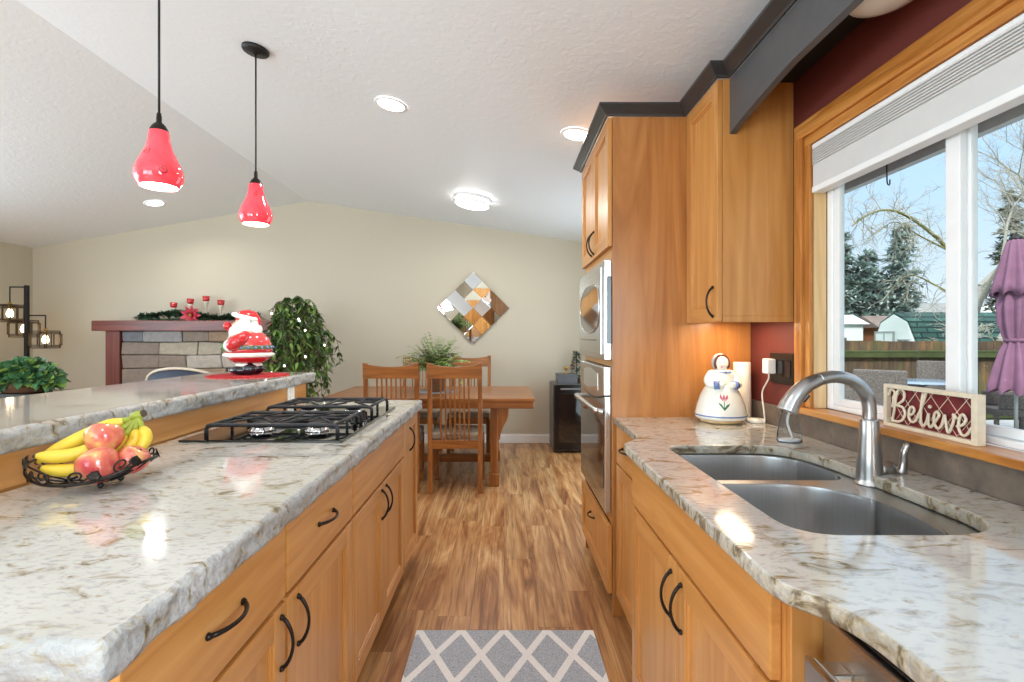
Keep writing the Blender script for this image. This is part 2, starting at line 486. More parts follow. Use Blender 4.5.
# ------------------------------------------------------------------ mesh helpers
class MB:
    """Collects boxes, bars, tubes, lathes into ONE mesh object."""

    def __init__(s):
        s.bm = bmesh.new()
        s.mats = []
        s.cur = 0
        s.tone = None

    def mat(s, m):
        m = M[m] if isinstance(m, str) else m
        if m not in s.mats:
            s.mats.append(m)
        s.cur = s.mats.index(m)
        return s

    def face(s, vs, smooth=False):
        try:
            f = s.bm.faces.new(vs)
        except ValueError:
            return None
        f.smooth = smooth
        f.material_index = s.cur
        return f

    def v(s, co):
        return s.bm.verts.new(co)

    def box(s, x0, x1, y0, y1, z0, z1, bev=0, seg=1, rot=None, about=None):
        if x1 < x0: x0, x1 = x1, x0
        if y1 < y0: y0, y1 = y1, y0
        if z1 < z0: z0, z1 = z1, z0
        vs = [s.v((x, y, z)) for x in (x0, x1) for y in (y0, y1) for z in (z0, z1)]
        fs = [s.face([vs[i] for i in q]) for q in ((0, 1, 3, 2), (4, 6, 7, 5), (0, 4, 5, 1), (2, 3, 7, 6), (0, 2, 6, 4), (1, 5, 7, 3))]
        if bev:
            es = list({e for f in fs for e in f.edges})
            r = bmesh.ops.bevel(s.bm, geom=es, offset=bev, segments=seg, affect='EDGES', profile=.6)
            for f in r['faces']:
                f.material_index = s.cur
            vs = list({v for f in fs if f.is_valid for v in f.verts} | {v for f in r['faces'] for v in f.verts})
        if rot is not None:
            c = Vector(about if about else ((x0 + x1) / 2, (y0 + y1) / 2, (z0 + z1) / 2))
            bmesh.ops.rotate(s.bm, verts=vs, cent=c, matrix=rot)
        return vs

    def bar(s, a, b, w, h=None, up=(0, 0, 1), bev=0):
        """A square bar from a to b."""
        a, b = Vector(a), Vector(b)
        h = h or w
        d = b - a
        L = d.length
        d.normalize()
        u = Vector(up)
        if abs(d.dot(u)) > .95: u = Vector((1, 0, 0)) if abs(d.x) < .9 else Vector((0, 1, 0))
        x = d.cross(u).normalized()
        y = x.cross(d).normalized()
        vs = s.box(-w / 2, w / 2, -h / 2, h / 2, 0, L, bev)
        m = Matrix((x, y, d)).transposed().to_4x4()
        # columns x,y,d
        m = Matrix.Translation(a) @ m
        bmesh.ops.transform(s.bm, matrix=m, verts=vs)
        return vs

    def tube(s, pts, r, n=8, closed=False, caps=True, squash=None):
        pts = [Vector(p) for p in pts]
        rs = r if isinstance(r, (list, tuple)) else [r] * len(pts)
        rings = []
        N = len(pts)
        prev = None
        for i, p in enumerate(pts):
            if closed:
                t = pts[(i + 1) % N] - pts[i - 1]
            else:
                t = pts[min(i + 1, N - 1)] - pts[max(i - 1, 0)]
            if t.length < 1e-9: t = Vector((0, 0, 1))
            t.normalize()
            if prev is None:
                a = Vector((0, 0, 1)) if abs(t.z) < .9 else Vector((1, 0, 0))
                nrm = t.cross(a).normalized()
            else:
                nrm = prev - t * prev.dot(t)
                if nrm.length < 1e-6: nrm = t.orthogonal()
                nrm.normalize()
            prev = nrm
            b = t.cross(nrm)
            ring = []
            for k in range(n):
                an = 2 * PI * k / n
                o = nrm * math.cos(an) * rs[i] + b * math.sin(an) * rs[i]
                if squash: o = Vector((o.x * squash[0], o.y * squash[1], o.z * squash[2]))
                ring.append(s.v(p + o))
            rings.append(ring)
        for i in range(N if closed else N - 1):
            A, B = rings[i], rings[(i + 1) % N]
            for k in range(n):
                s.face([A[k], A[(k + 1) % n], B[(k + 1) % n], B[k]], n > 4)
        if caps and not closed:
            s.face(rings[0][::-1])
            s.face(rings[-1])

    def lathe(s, prof, c=(0, 0, 0), n=24, axis='z', sx=1, sy=1, caps=True):
        rings = []
        c = Vector(c)
        for (r, h) in prof:
            ring = []
            if r < 1e-5:
                rings.append([s.v(c + s.ax((0, 0, h), axis))])
                continue
            for k in range(n):
                a = 2 * PI * k / n
                ring.append(s.v(c + s.ax((r * math.cos(a) * sx, r * math.sin(a) * sy, h), axis)))
            rings.append(ring)
        for A, B in zip(rings, rings[1:]):
            if len(A) == 1 and len(B) == 1: continue
            for k in range(n):
                k2 = (k + 1) % n
                if len(A) == 1: s.face([A[0], B[k2], B[k]][::-1] if 0 else [A[0], B[k], B[k2]][::-1], True)
                elif len(B) == 1: s.face([A[k], A[k2], B[0]], True)
                else: s.face([A[k], A[k2], B[k2], B[k]], True)
        if caps:
            if len(rings[0]) > 1: s.face(rings[0][::-1])
            if len(rings[-1]) > 1: s.face(rings[-1])

    @staticmethod
    def ax(p, axis):
        x, y, z = p
        return Vector({'z': (x, y, z), 'x': (z, x, y), 'y': (y, z, x)}[axis])

    def ball(s, c, r, n=16, m=10, scale=(1, 1, 1)):
        c = Vector(c)
        prof = [(math.sin(PI * i / m) * r, -math.cos(PI * i / m) * r) for i in range(m + 1)]
        st = len(s.bm.verts)
        rings = []
        for (rr, h) in prof:
            if rr < 1e-6:
                rings.append([s.v(c + Vector((0, 0, h * scale[2])))])
            else:
                rings.append([s.v(c + Vector((rr * math.cos(2 * PI * k / n) * scale[0], rr * math.sin(2 * PI * k / n) * scale[1], h * scale[2]))) for k in range(n)])
        for A, B in zip(rings, rings[1:]):
            for k in range(n):
                k2 = (k + 1) % n
                if len(A) == 1: s.face([A[0], B[k2], B[k]], True)
                elif len(B) == 1: s.face([A[k], A[k2], B[0]], True)
                else: s.face([A[k], A[k2], B[k2], B[k]], True)

    def prism(s, poly, h0, h1, axis='z', smooth=False, bev=0):
        """poly in the plane across axis: z:(x,y)  x:(y,z)  y:(z,x)."""
        A = [s.v(s.ax((p[0], p[1], h0), axis)) for p in poly]
        B = [s.v(s.ax((p[0], p[1], h1), axis)) for p in poly]
        fs = [s.face(A[::-1]), s.face(B)]
        n = len(poly)
        for k in range(n):
            s.face([A[k], A[(k + 1) % n], B[(k + 1) % n], B[k]], smooth)
        if bev:
            es = [e for f in fs if f for e in f.edges]
            r = bmesh.ops.bevel(s.bm, geom=es, offset=bev, segments=2, affect='EDGES', profile=.5)
            for f in r['faces']: f.material_index = s.cur
        return A + B

    def leaf(s, base, d, L, W, droop=.2, fold=.25, up=(0, 0, 1)):
        base, d = Vector(base), Vector(d).normalized()
        u = Vector(up)
        sd = d.cross(u)
        if sd.length < .05: sd = d.orthogonal()
        sd.normalize()
        nz = sd.cross(d).normalized()
        dz = Vector((0, 0, -1))
        P = lambda t, w, f: base + d * (L * t) + sd * (W * w) + nz * (W * f) + dz * (droop * L * t * t)
        b, t = s.v(P(0, 0, 0)), s.v(P(1, 0, 0))
        m1, m2 = s.v(P(.35, 0, -fold * .6)), s.v(P(.7, 0, -fold * .4))
        for sg in (1, -1):
            a1, a2 = s.v(P(.3, .5 * sg, 0)), s.v(P(.65, .4 * sg, 0))
            if sg > 0:
                s.face([b, m1, a1], True); s.face([m1, m2, a2, a1], True); s.face([m2, t, a2], True)
            else:
                s.face([b, a1, m1], True); s.face([m1, a1, a2, m2], True); s.face([m2, a2, t], True)

    def build(s, name, mat=None, parent=None, origin=None, kind=None, recalc=True):
        if mat is not None:
            mm = M[mat] if isinstance(mat, str) else mat
            if not s.mats: s.mats = [mm]
        if recalc: bmesh.ops.recalc_face_normals(s.bm, faces=s.bm.faces)
        off = Vector(origin or (0, 0, 0))
        if parent is not None:
            q = parent
            off = Vector((0, 0, 0))
            while q is not None:
                off += q.location
                q = q.parent
        if off.length > 0: bmesh.ops.translate(s.bm, verts=s.bm.verts, vec=-off)
        me = bpy.data.meshes.new(name)
        s.bm.to_mesh(me)
        s.bm.free()
        for q in s.mats: me.materials.append(q)
        o = bpy.data.objects.new(name, me)
        C.objects.link(o)
        if parent is not None: o.parent = parent
        elif origin: o.location = origin
        if kind: o['kind'] = kind
        return o


def thing(name, label, cat, loc=(0, 0, 0), group=None):
    o = bpy.data.objects.new(name, None)
    o.empty_display_size = .1
    C.objects.link(o)
    o.location = loc
    return tag(o, label, cat, group)


def tag(o, label, cat, group=None):
    o['label'] = label
    o['category'] = cat
    if group: o['group'] = group
    return o


def struct(o, label=None, cat=None):
    o['kind'] = 'structure'
    if label: o['label'] = label
    if cat: o['category'] = cat
    return o


def copy_tree(o, parent=None):
    c = o.copy()
    C.objects.link(c)
    if parent is not None: c.parent = parent
    for ch in [x for x in bpy.data.objects if x.parent == o]:
        copy_tree(ch, c)
    return c


def spline(pts, n=8, closed=False):
    """Catmull-Rom through the points."""
    pts = [Vector(p) for p in pts]
    N = len(pts)
    out = []
    for i in range(N if closed else N - 1):
        if closed:
            p0, p1, p2, p3 = pts[i - 1], pts[i], pts[(i + 1) % N], pts[(i + 2) % N]
        else:
            p0, p1, p2, p3 = pts[max(i - 1, 0)], pts[i], pts[i + 1], pts[min(i + 2, N - 1)]
        for k in range(n):
            t = k / n
            out.append(.5 * ((2 * p1) + (p2 - p0) * t + (2 * p0 - 5 * p1 + 4 * p2 - p3) * t * t + (3 * p1 - p0 - 3 * p2 + p3) * t ** 3))
    if not closed: out.append(pts[-1])
    return out


def rounded(pts, rad, n=6):
    """Round each corner of a closed 2-D polygon; rad: one number or one per corner."""
    out = []
    N = len(pts)
    for i, p in enumerate(pts):
        r = rad[i] if isinstance(rad, (list, tuple)) else rad
        p = Vector(p)
        a, b = Vector(pts[i - 1]), Vector(pts[(i + 1) % N])
        if r < 1e-4:
            out.append(tuple(p)); continue
        da, db = (a - p).normalized(), (b - p).normalized()
        s0, s1 = p + da * r, p + db * r
        for k in range(n + 1):
            t = k / n
            out.append(tuple(s0 * (1 - t) ** 2 + p * 2 * t * (1 - t) + s1 * t * t))
    return out


def plate(name, outer, holes, z0, z1, mat, parent=None, bev=0, res=2):
    """A slab with holes: 2-D curve filled, extruded and eased, turned into a mesh."""
    cu = bpy.data.curves.new(name, 'CURVE')
    cu.dimensions = '2D'
    cu.fill_mode = 'BOTH'
    for ring in [outer] + holes:
        sp_ = cu.splines.new('POLY')
        sp_.points.add(len(ring) - 1)
        for q, pnt in zip(sp_.points, ring): q.co = (pnt[0], pnt[1], 0, 1)
        sp_.use_cyclic_u = True
    cu.extrude = (z1 - z0) / 2 - bev
    cu.bevel_depth = bev
    cu.bevel_resolution = res
    cu.offset = -bev
    tmp = bpy.data.objects.new('tmp', cu)
    C.objects.link(tmp)
    dg = bpy.context.evaluated_depsgraph_get()
    me = bpy.data.meshes.new_from_object(tmp.evaluated_get(dg))
    bpy.data.objects.remove(tmp)
    bpy.data.curves.remove(cu)
    me.name = name
    off = Vector((0, 0, (z0 + z1) / 2))
    q = parent
    while q is not None:
        off -= q.location
        q = q.parent
    me.transform(Matrix.Translation(off))
    me.materials.clear()
    me.materials.append(M[mat])
    o = bpy.data.objects.new(name, me)
    C.objects.link(o)
    if parent is not None: o.parent = parent
    return o


# ------------------------------------------------------------------ room shell
XR, XL, YF, YB = 1.13, -5.69, 6.18, -2.6
RX, RZ = -2.37, 2.92
def ceil_z(x): return RZ - .15 * (x - RX) if x > RX else RZ + .17 * (x - RX)


mb = MB(); mb.box(XL - .15, XR + .17, YB - .15, YF + .15, -.12, 0); mb.build('floor', 'floor', kind='structure')
mb = MB(); mb.prism([(ceil_z(XL - .15), XL - .15), (RZ, RX), (ceil_z(XR + .17), XR + .17), (ceil_z(XR) + .2, XR + .17), (RZ + .25, RX), (ceil_z(XL) + .2, XL - .15)], YB - .15, YF + .15, 'y')
mb.build('ceiling', 'ceiling', kind='structure')
mb = MB(); mb.prism([(-.12, XL - .15), (ceil_z(XL - .15) + .02, XL - .15), (RZ + .02, RX), (ceil_z(XR + .15) + .02, XR + .15), (-.12, XR + .15)], YF, YF + .15, 'y')
mb.build('wall_far', 'wall_beige', kind='structure')
mb = MB()
mb.box(XL - .15, XL, YB, .4, 0, 2.37); mb.box(XL - .15, XL, 4.0, YF, 0, 2.37); mb.box(XL - .15, XL, .4, 4.0, 0, .55); mb.box(XL - .15, XL, .4, 4.0, 2.3, 2.37)
mb.build('wall_left', 'wall_beige', kind='structure')
mb = MB()
for a, b, z0, z1 in ((XL, -4.7, 0, 2.32), (-4.7, -2.5, 0, .45), (-2.5, -2.45, 0, 2.32), (-.95, XR, 0, 2.32)):
    mb.box(a, b, YB - .15, YB, z0, z1)
mb.prism([(2.32, XL - .15), (ceil_z(XL - .15) + .02, XL - .15), (RZ + .02, RX), (ceil_z(XR + .15) + .02, XR + .15), (2.32, XR + .15)], YB - .15, YB, 'y')
mb.build('wall_back', 'wall_beige', kind='structure')
dpan = bpy.data.objects.new('unseen_doors', None); C.objects.link(dpan); dpan.location = (.1, YB, 0); struct(dpan)  # unseen wooden leaves added behind the camera for the mirror tiles to reflect
for k in range(3):
    x0 = -.75 + k * .6
    mb = MB()
    mb.box(x0, x0 + .59, YB + .001, YB + .04, .01, 2.08, .003)
    for z0, z1 in ((.12, .95), (1.05, 1.98)):
        mb.box(x0 + .09, x0 + .50, YB + .04, YB + .048, z0, z1, .006)
    mb.build('leaf', 'wood_z', dpan)

# the window wall, red to the tall cabinet and beige beyond
WY0, WY1, WZ0, WZ1 = .66, 1.885, .995, 2.0
mb = MB()
mb.box(XR, XR + .092, YB, -1.85, 0, 2.39); mb.box(XR, XR + .092, -.55, WY0, 0, 2.39); mb.box(XR, XR + .092, -1.85, -.55, 0, .95); mb.box(XR, XR + .092, -1.85, -.55, 2.05, 2.39); mb.box(XR, XR + .092, WY1, 3.14, 0, 2.39)
mb.box(XR, XR + .092, WY0, WY1, 0, WZ0); mb.box(XR, XR + .092, WY0, WY1, WZ1, 2.39)
mb.build('wall_right', 'maroon', kind='structure')
mb = MB(); mb.box(XR, XR + .15, 3.14, 3.8, 0, 2.39); mb.box(XR, XR + .15, 5.6, YF, 0, 2.39); mb.box(XR, XR + .15, 3.8, 5.6, 2.15, 2.39); mb.build('wall_right_dining', 'wall_beige', kind='structure')
def baseboard(name, x0, x1, y0, y1):
    mb = MB(); mb.box(x0, x1, y0, y1, 0, .095, .004); mb.box(x0, x1, y0 + (.004 if x1 - x0 > y1 - y0 else 0), y1, .095, .11, .003); mb.build(name, 'white_paint', kind='structure')
baseboard('baseboard_far', -2.1, XR - .002, YF - .016, YF - .001)
baseboard('baseboard_far_living', XL + .02, -4.75, YF - .016, YF - .001)
baseboard('baseboard_left', XL + .001, XL + .016, 0, YF - .02)
baseboard('baseboard_right', XR - .016, XR - .001, 5.62, YF - .02)

# window over the sink
win = bpy.data.objects.new('window_1', None); C.objects.link(win); win.location = (1.15, 1.27, 1.02); struct(win, 'white vinyl sliding window over the sink in a golden wood casing', 'window')
mb = MB()   # moulded wood casing, mitred look: three stepped strips a side
for (o0, o1, t) in ((-.005, .03, .014), (.03, .066, .026), (.066, .092, .018)):
    y0, y1, z1 = WY0 - 0, WY1 - 0, WZ1
    mb.mat('pine_z'); mb.box(XR - t, XR - .001, y1 - .012 + o0, y1 - .012 + o1, 1.02, z1 - .012 + o1, .004, 2)
    mb.box(XR - t, XR - .001, y0 + .012 - o1, y0 + .012 - o0, 1.02, z1 - .012 + o1, .004, 2)
    mb.mat('pine_y'); mb.box(XR - t - .0005, XR - .001, y0 + .012 - o1, y1 - .012 + o1, z1 - .012 + o0, z1 - .012 + o1, .004, 2)
mb.build('casing', None, win)
mb = MB(); mb.box(XR + .0, 1.175, WY1 - .019, WY1 - .001, 1.021, WZ1 - .001); mb.box(XR, 1.175, WY0 + .001, WY0 + .019, 1.021, WZ1 - .001); mb.box(XR, 1.175, WY0 + .019, WY1 - .019, WZ1 - .019, WZ1 - .001)
mb.build('jamb', 'jamb', win)
mb = MB(); mb.box(1.088, 1.176, WY0 + .002, WY1 - .002, .998, 1.02, .004, 2); mb.box(1.0885, 1.1285, WY0 - .08, WY0 + .002, .9982, 1.0198, .004, 2); mb.box(1.0885, 1.1285, WY1 - .002, WY1 + .075, .9982, 1.0198, .004, 2); mb.build('sill', 'pine_y', win)
fy0, fy1, fz0, fz1 = WY0 + .02, WY1 - .02, 1.0205, WZ1 - .02
mb = MB()
for y0, y1, z0, z1 in ((fy0, fy0 + .03, fz0, fz1), (fy1 - .03, fy1, fz0, fz1), (fy0 + .03, fy1 - .03, fz0, fz0 + .018), (fy0 + .03, fy1 - .03, fz1 - .03, fz1)):
    mb.box(1.176, 1.222, y0, y1, z0, z1, .003)
mb.build('frame', 'vinyl', win)
def sash(x0, y0, y1, w0, w1):
    z0, z1 = fz0 + .0185, fz1 - .031
    mb = MB()
    mb.box(x0, x0 + .019, y0, y0 + w0, z0, z1, .004, 2); mb.box(x0, x0 + .019, y1 - w1, y1, z0, z1, .004, 2)
    mb.box(x0, x0 + .019, y0 + w0, y1 - w1, z0, z0 + .024, .003, 2); mb.box(x0, x0 + .019, y0 + w0, y1 - w1, z1 - .03, z1, .003, 2)
    s = mb.build('sash', 'vinyl', win)
    g = MB(); g.box(x0 + .008, x0 + .011, y0 + w0 - .005, y1 - w1 + .005, z0 + .02, z1 - .025); g.build('pane', 'glass', s)
sash(1.180, 1.325, fy1 - .031, .045, .03)
sash(1.2005, fy0 + .031, 1.362, .03, .046)

# cellular shade, half raised
sh = thing('cellular_shade', 'white pleated cellular shade raised to the top of the sink window', 'blind', (1.14, 1.27, 1.8))
mb = MB(); mb.box(1.118, 1.16, WY0 + .024, WY1 - .024, 1.962, 1.979, .003); mb.build('head_rail', 'vinyl', sh)
mb = MB()
zz, prof = 1.962, []
n_st = 7
for k in range(n_st):      # tight stack of pleats
    prof += [(zz - k * .0085, 1.1185), (zz - k * .0085 - .004, 1.1185), (zz - k * .0085 - .005, 1.1265), (zz - k * .0085 - .0075, 1.1265)]
zz -= n_st * .0085
prof += [(zz, 1.122), (1.824, 1.1225)]
back = [(z, 1.158) for z, x in prof[::-1]]
mb.prism(prof + back, WY0 + .026, WY1 - .026, 'y'); mb.build('fabric', 'shade_white', sh)
mb = MB(); mb.box(1.117, 1.162, WY0 + .025, WY1 - .025, 1.802, 1.824, .004, 2); mb.build('bottom_rail', 'vinyl', sh)

# backsplash tiles
mb = MB()
y = .1
while y < 2.33:
    y2 = min(y + .33, 2.335); mb.box(1.117, 1.1295, y + .0015, y2 - .0015, .9145, .9975, .002); y = y2
mb.build('trim_1', 'tile', kind='structure')

# ------------------------------------------------------------------ cabinet helpers (fronts lie in planes X = const; d = +1 faces +X, -1 faces -X)
def front(name, parent, xf, d, y0, y1, z0, z1, shaker=True, t=.02, wz='wood_z', wy='wood_y', fw=.058):
    """A door or drawer front whose outer face is at X = xf."""
    mb = MB()
    xb = xf - d * t
    if not shaker:
        mb.mat(wy); mb.box(xb, xf, y0, y1, z0, z1, .004, 2)
    else:
        mb.mat(wz)
        mb.box(xb, xf, y0, y0 + fw, z0, z1, .003, 2); mb.box(xb, xf, y1 - fw, y1, z0, z1, .003, 2)
        mb.box(xb, xf - d * .011, y0 + fw - .004, y1 - fw + .004, z0 + fw - .004, z1 - fw + .004)
        for a, b in ((y0 + fw, y0 + fw + .008), (y1 - fw - .008, y1 - fw)):
            mb.box(xb, xf - d * .005, a, b, z0 + fw, z1 - fw, .002)
        mb.mat(wy)
        mb.box(xb, xf, y0 + fw, y1 - fw, z0, z0 + fw, .003, 2); mb.box(xb, xf, y0 + fw, y1 - fw, z1 - fw, z1, .003, 2)
        for a, b in ((z0 + fw, z0 + fw + .008), (z1 - fw - .008, z1 - fw)):
            mb.box(xb, xf - d * .005, y0 + fw, y1 - fw, a, b, .002)
    return mb.build(name, None, parent)


def arch_pull(parent, xf, d, y, z, L, along):
    """Dark arched pull with two round feet."""
    mb = MB()
    pts = []
    for k in range(13):
        t = -1 + k / 6
        o = .004 + .024 * (1 - t * t) ** .8 if abs(t) < 1 else .004
        pts.append((xf + d * o, y + (t * L / 2 if along == 'y' else 0), z + (t * L / 2 if along == 'z' else 0)))
    mb.tube(pts, [.0042 - .0010 * math.cos(PI * (k - 6) / 6) * .5 for k in range(13)], 8)
    for e in (-1, 1):
        c = (xf, y + (e * L / 2 if along == 'y' else 0), z + (e * L / 2 if along == 'z' else 0))
        mb.lathe([(.0065, .0005 * d), (.007, .003 * d), (.0045, .008 * d)], c, 10, 'x')
    return mb.build('handle', 'mat_bronze', parent)


def carcass(parent, x0, x1, y0, y1, z0, z1, toe=None, name='body'):
    mb = MB(); mb.mat('wood_z'); mb.box(x0, x1, y0, y1, z0, z1, .002)
    o = mb.build(name, None, parent)
    if toe:
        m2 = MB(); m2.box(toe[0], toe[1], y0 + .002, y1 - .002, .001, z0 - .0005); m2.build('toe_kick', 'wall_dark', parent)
    return o


# ------------------------------------------------------------------ island (fronts face +X at X = -.50)
IX = -.50
def island_cab(y0, y1, label, kind):
    r = thing('island_cabinet', label, 'cabinet', (-.85, (y0 + y1) / 2, 0), 'base cabinets along the island')
    carcass(r, -1.17, IX - .0205, y0 + .0008, y1 - .0008, .1, .858, (-1.15, IX - .09))
    g = .0065
    if kind == 'drawer_near' or kind == 'drawer_far':
        f = front('drawer_front', r, IX, 1, y0 + g, y1 - g, .687, .852, False)
        arch_pull(f, IX, 1, (y0 + y1) / 2, .775, .115, 'y')
        f = front('door', r, IX, 1, y0 + g, y1 - g, .108, .675)
        arch_pull(f, IX, 1, y1 - .034 if kind == 'drawer_near' else y0 + .06, .595, .115, 'z')
    elif kind == 'pair':
        front('drawer_front', r, IX, 1, y0 + g, y1 - g, .687, .852, False)
        ym = (y0 + y1) / 2
        f = front('door', r, IX, 1, y0 + g, ym - .003, .108, .675); arch_pull(f, IX, 1, ym - .035, .595, .115, 'z')
        f = front('door', r, IX, 1, ym + .003, y1 - g, .108, .675); arch_pull(f, IX, 1, ym + .04, .595, .115, 'z')
    else:
        f = front('door', r, IX, 1, y0 + g, y1 - g, .108, .852); arch_pull(f, IX, 1, y0 + .15, .74, .115, 'z')
    return r


island_cab(.66, 1.18, 'alder island cabinet at the chiselled corner, drawer over one door, nearest of the row', 'drawer_near')
island_cab(1.18, 1.695, 'alder island cabinet with drawer and one door, between the nearest cabinet and the cooktop cabinet', 'drawer_far')
island_cab(1.695, 2.56, 'wide alder island cabinet with two doors and a blank front below the cooktop', 'pair')
island_cab(2.56, 2.965, 'narrow alder island cabinet with one full-height door at the dining end', 'full')

def rock_edge(mb, loop, z0, z1, amp, step=.012, rows=7):
    """Rough chiselled rim round a slab: loop is a counter-clockwise 2-D outline; True marks rough sides."""
    N = len(loop)
    top, bot = [], []
    cols = []
    for i in range(N):
        (x0, y0, rough), (x1, y1, _) = loop[i], loop[(i + 1) % N]
        L = math.hypot(x1 - x0, y1 - y0)
        n = max(1, int(L / step)) if rough else 1
        nx, ny = (y1 - y0) / L, -(x1 - x0) / L
        for k in range(n):
            t = k / n
            col = []
            for j in range(rows + 1):
                u = j / rows
                z = z0 + (z1 - z0) * u
                p = Vector((x0 + (x1 - x0) * t, y0 + (y1 - y0) * t, z))
                o = 0
                if rough or (k == 0 and loop[i - 1][2]):
                    q = Vector((p.x * 13, p.y * 13, p.z * 42))
                    o = noise.noise(q) * .6 + abs(noise.noise(q * 2.1 + Vector((5, 5, 5)))) * .7 - .45 + noise.noise(q * 5) * .25
                    o = o * amp - (amp * .9 if j == rows else 0) - (amp * .3 if j == 0 else 0)
                    if k == 0: 
                        px, py, _r = loop[i - 1]
                        l2 = math.hypot(x0 - px, y0 - py)
                        ax_, ay_ = nx + (y0 - py) / l2, ny - (x0 - px) / l2
                        col.append(mb.v((p.x + ax_ * o, p.y + ay_ * o, z + 0))); continue
                    if j == rows: pass
                col.append(mb.v((p.x + nx * o, p.y + ny * o, z + (noise.noise(p * 30) * amp * .3 if 0 < j < rows else 0))))
            cols.append(col)
    K = len(cols)
    for i in range(K):
        A, B = cols[i], cols[(i + 1) % K]
        for j in range(rows):
            mb.face([A[j], B[j], B[j + 1], A[j + 1]], True)
    return [c[-1] for c in cols], [c[0] for c in cols]


def rough_slab(name, label, cat, loop, z0, z1, amp):
    r = MB()
    r.mat('quartz_edge')
    top, bot = rock_edge(r, loop, z0, z1, amp)
    r.mat('quartz')
    r.face(top); r.face(bot[::-1])
    xs = [q[0] for q in loop]; ys = [q[1] for q in loop]
    return tag(r.build(name, None, None, (sum(xs) / len(xs), sum(ys) / len(ys), z0)), label, cat)


rough_slab('island_countertop', 'pale speckled quartz island worktop with chiselled grey edge under the cooktop', 'countertop',
           [(-.476, .61, True), (-.476, 2.992, True), (-1.19, 2.992, False), (-1.19, .61, True)], .8605, .914, .011)
# knee wall carrying the raised bar
kn = thing('knee_wall', 'low alder-panelled wall between island worktop and raised bar', 'wall', (-1.28, 1.9, 0))
mb = MB(); mb.box(-1.36, -1.2, .62, 3.085, 0.001, 1.004, .002); mb.build('core', 'wood_y', kn)
mb = MB(); mb.box(-1.1995, -1.194, .62, 3.09, .9155, 1.0045, .001); mb.build('panel', 'wood_y', kn)
rough_slab('bar_countertop', 'raised quartz bar top with chiselled edge behind the fruit basket', 'countertop',
           [(-1.165, .55, True), (-1.165, 3.17, True), (-1.785, 3.17, True), (-1.785, .55, True)], 1.0055, 1.064, .011)
ol = thing('outlet', 'white outlet plate on the knee wall behind the cooktop', 'outlet', (-1.192, 2.86, .96))
mb = MB(); mb.box(-1.1935, -1.188, 2.815, 2.905, .918, 1.001, .002, 2); mb.build('plate', 'white_paint', ol)
for z in (.941, .978):
    mb = MB(); mb.box(-1.188, -1.186, 2.843, 2.877, z - .013, z + .013, .002); mb.build('socket', 'plastic_white', ol)

# ------------------------------------------------------------------ cooktop
CX0, CX1, CY0, CY1 = -1.13, -.56, 1.775, 2.635
ct = thing('gas_cooktop', 'black gas cooktop with downdraft vent set into the island', 'cooktop', ((CX0 + CX1) / 2, (CY0 + CY1) / 2, .914))
mb = MB(); mb.box(CX0, CX1, CY0, CY1, .9145, .922, .003, 2); mb.build('glass_base', 'black_glass', ct)
mb = MB()
mb.box(CX0 + .05, CX1 - .19, 2.15, 2.26, .922, .932, .003)
for k in range(9):
    x = CX0 + .065 + k * .037
    mb.box(x, x + .02, 2.16, 2.25, .932, .935, .001)
mb.build('downdraft_vent', 'black_metal', ct)
def grate(y0, y1):
    x0, x1 = CX0 + .075, CX1 - .03
    z = .968
    mb = MB()
    # rounded rails turning down into the feet
    for y in (y0, y1):
        p = [(x0, y, .923), (x0, y, z - .014), (x0 + .005, y, z - .004), (x0 + .016, y, z), (x1 - .016, y, z), (x1 - .005, y, z - .004), (x1, y, z - .014), (x1, y, .923)]
        mb.tube(p, .0075, 8)
    for x in (x0 + .012, x1 - .012):
        mb.tube([(x, y0, z - .001), (x, y1, z - .001)], .0065, 8)
    ym = (y0 + y1) / 2
    for x in (x0 + .012, x1 - .012):
        mb.tube([(x, ym, .923), (x, ym, z)], .006, 8)
    mb.tube([(x0 + .01, ym, z), (x0 + .13, ym, z + .002)], .005, 6)
    xm = (x0 + x1) / 2
    mb.tube([(xm, y0, z - .001), (xm, y1, z - .001)], .006, 8)
    mb.tube([(x1 - .01, ym, z), (x1 - .12, ym, z + .002)], .005, 6)
    for bx in (x0 + .125, x1 - .125):
        for a in range(4):
            an = PI / 4 + a * PI / 2
            mb.tube([(bx + .13 * math.cos(an), max(y0, min(y1, ym + .14 * math.sin(an))), z - .002), (bx + .035 * math.cos(an), ym + .035 * math.sin(an), z + .003)], .0048, 6)
        mb.tube([(bx - .1, ym + .06, z), (bx - .04, ym + .05, z + .001), (bx, ym + .09, z), (bx + .02, y1, z)], .0045, 6)
    return mb.build('grate', 'iron', ct)


grate(1.815, 2.115); grate(2.285, 2.585)
for y in (1.965, 2.435):
    for x in (CX0 + .2, CX1 - .155):
        mb = MB()
        mb.mat('chrome'); mb.lathe([(.05, .922), (.05, .926), (.04, .932), (.033, .944)], (x, y, 0), 24)
        mb.mat('iron'); mb.lathe([(.036, .9445), (.038, .949), (.034, .953), (.01, .955)], (x, y, 0), 24)
        mb.build('burner', None, ct)
for k in range(4):
    x, y = CX1 - .06, 2.135 + k * .042
    mb = MB(); mb.lathe([(.021, .9225), (.021, .926), (.017, .928), (.015, .95), (.012, .952)], (x, y, 0), 16); mb.box(x - .003, x + .003, y - .014, y + .014, .95, .957, .001)
    mb.build('knob', 'black_gloss', ct)

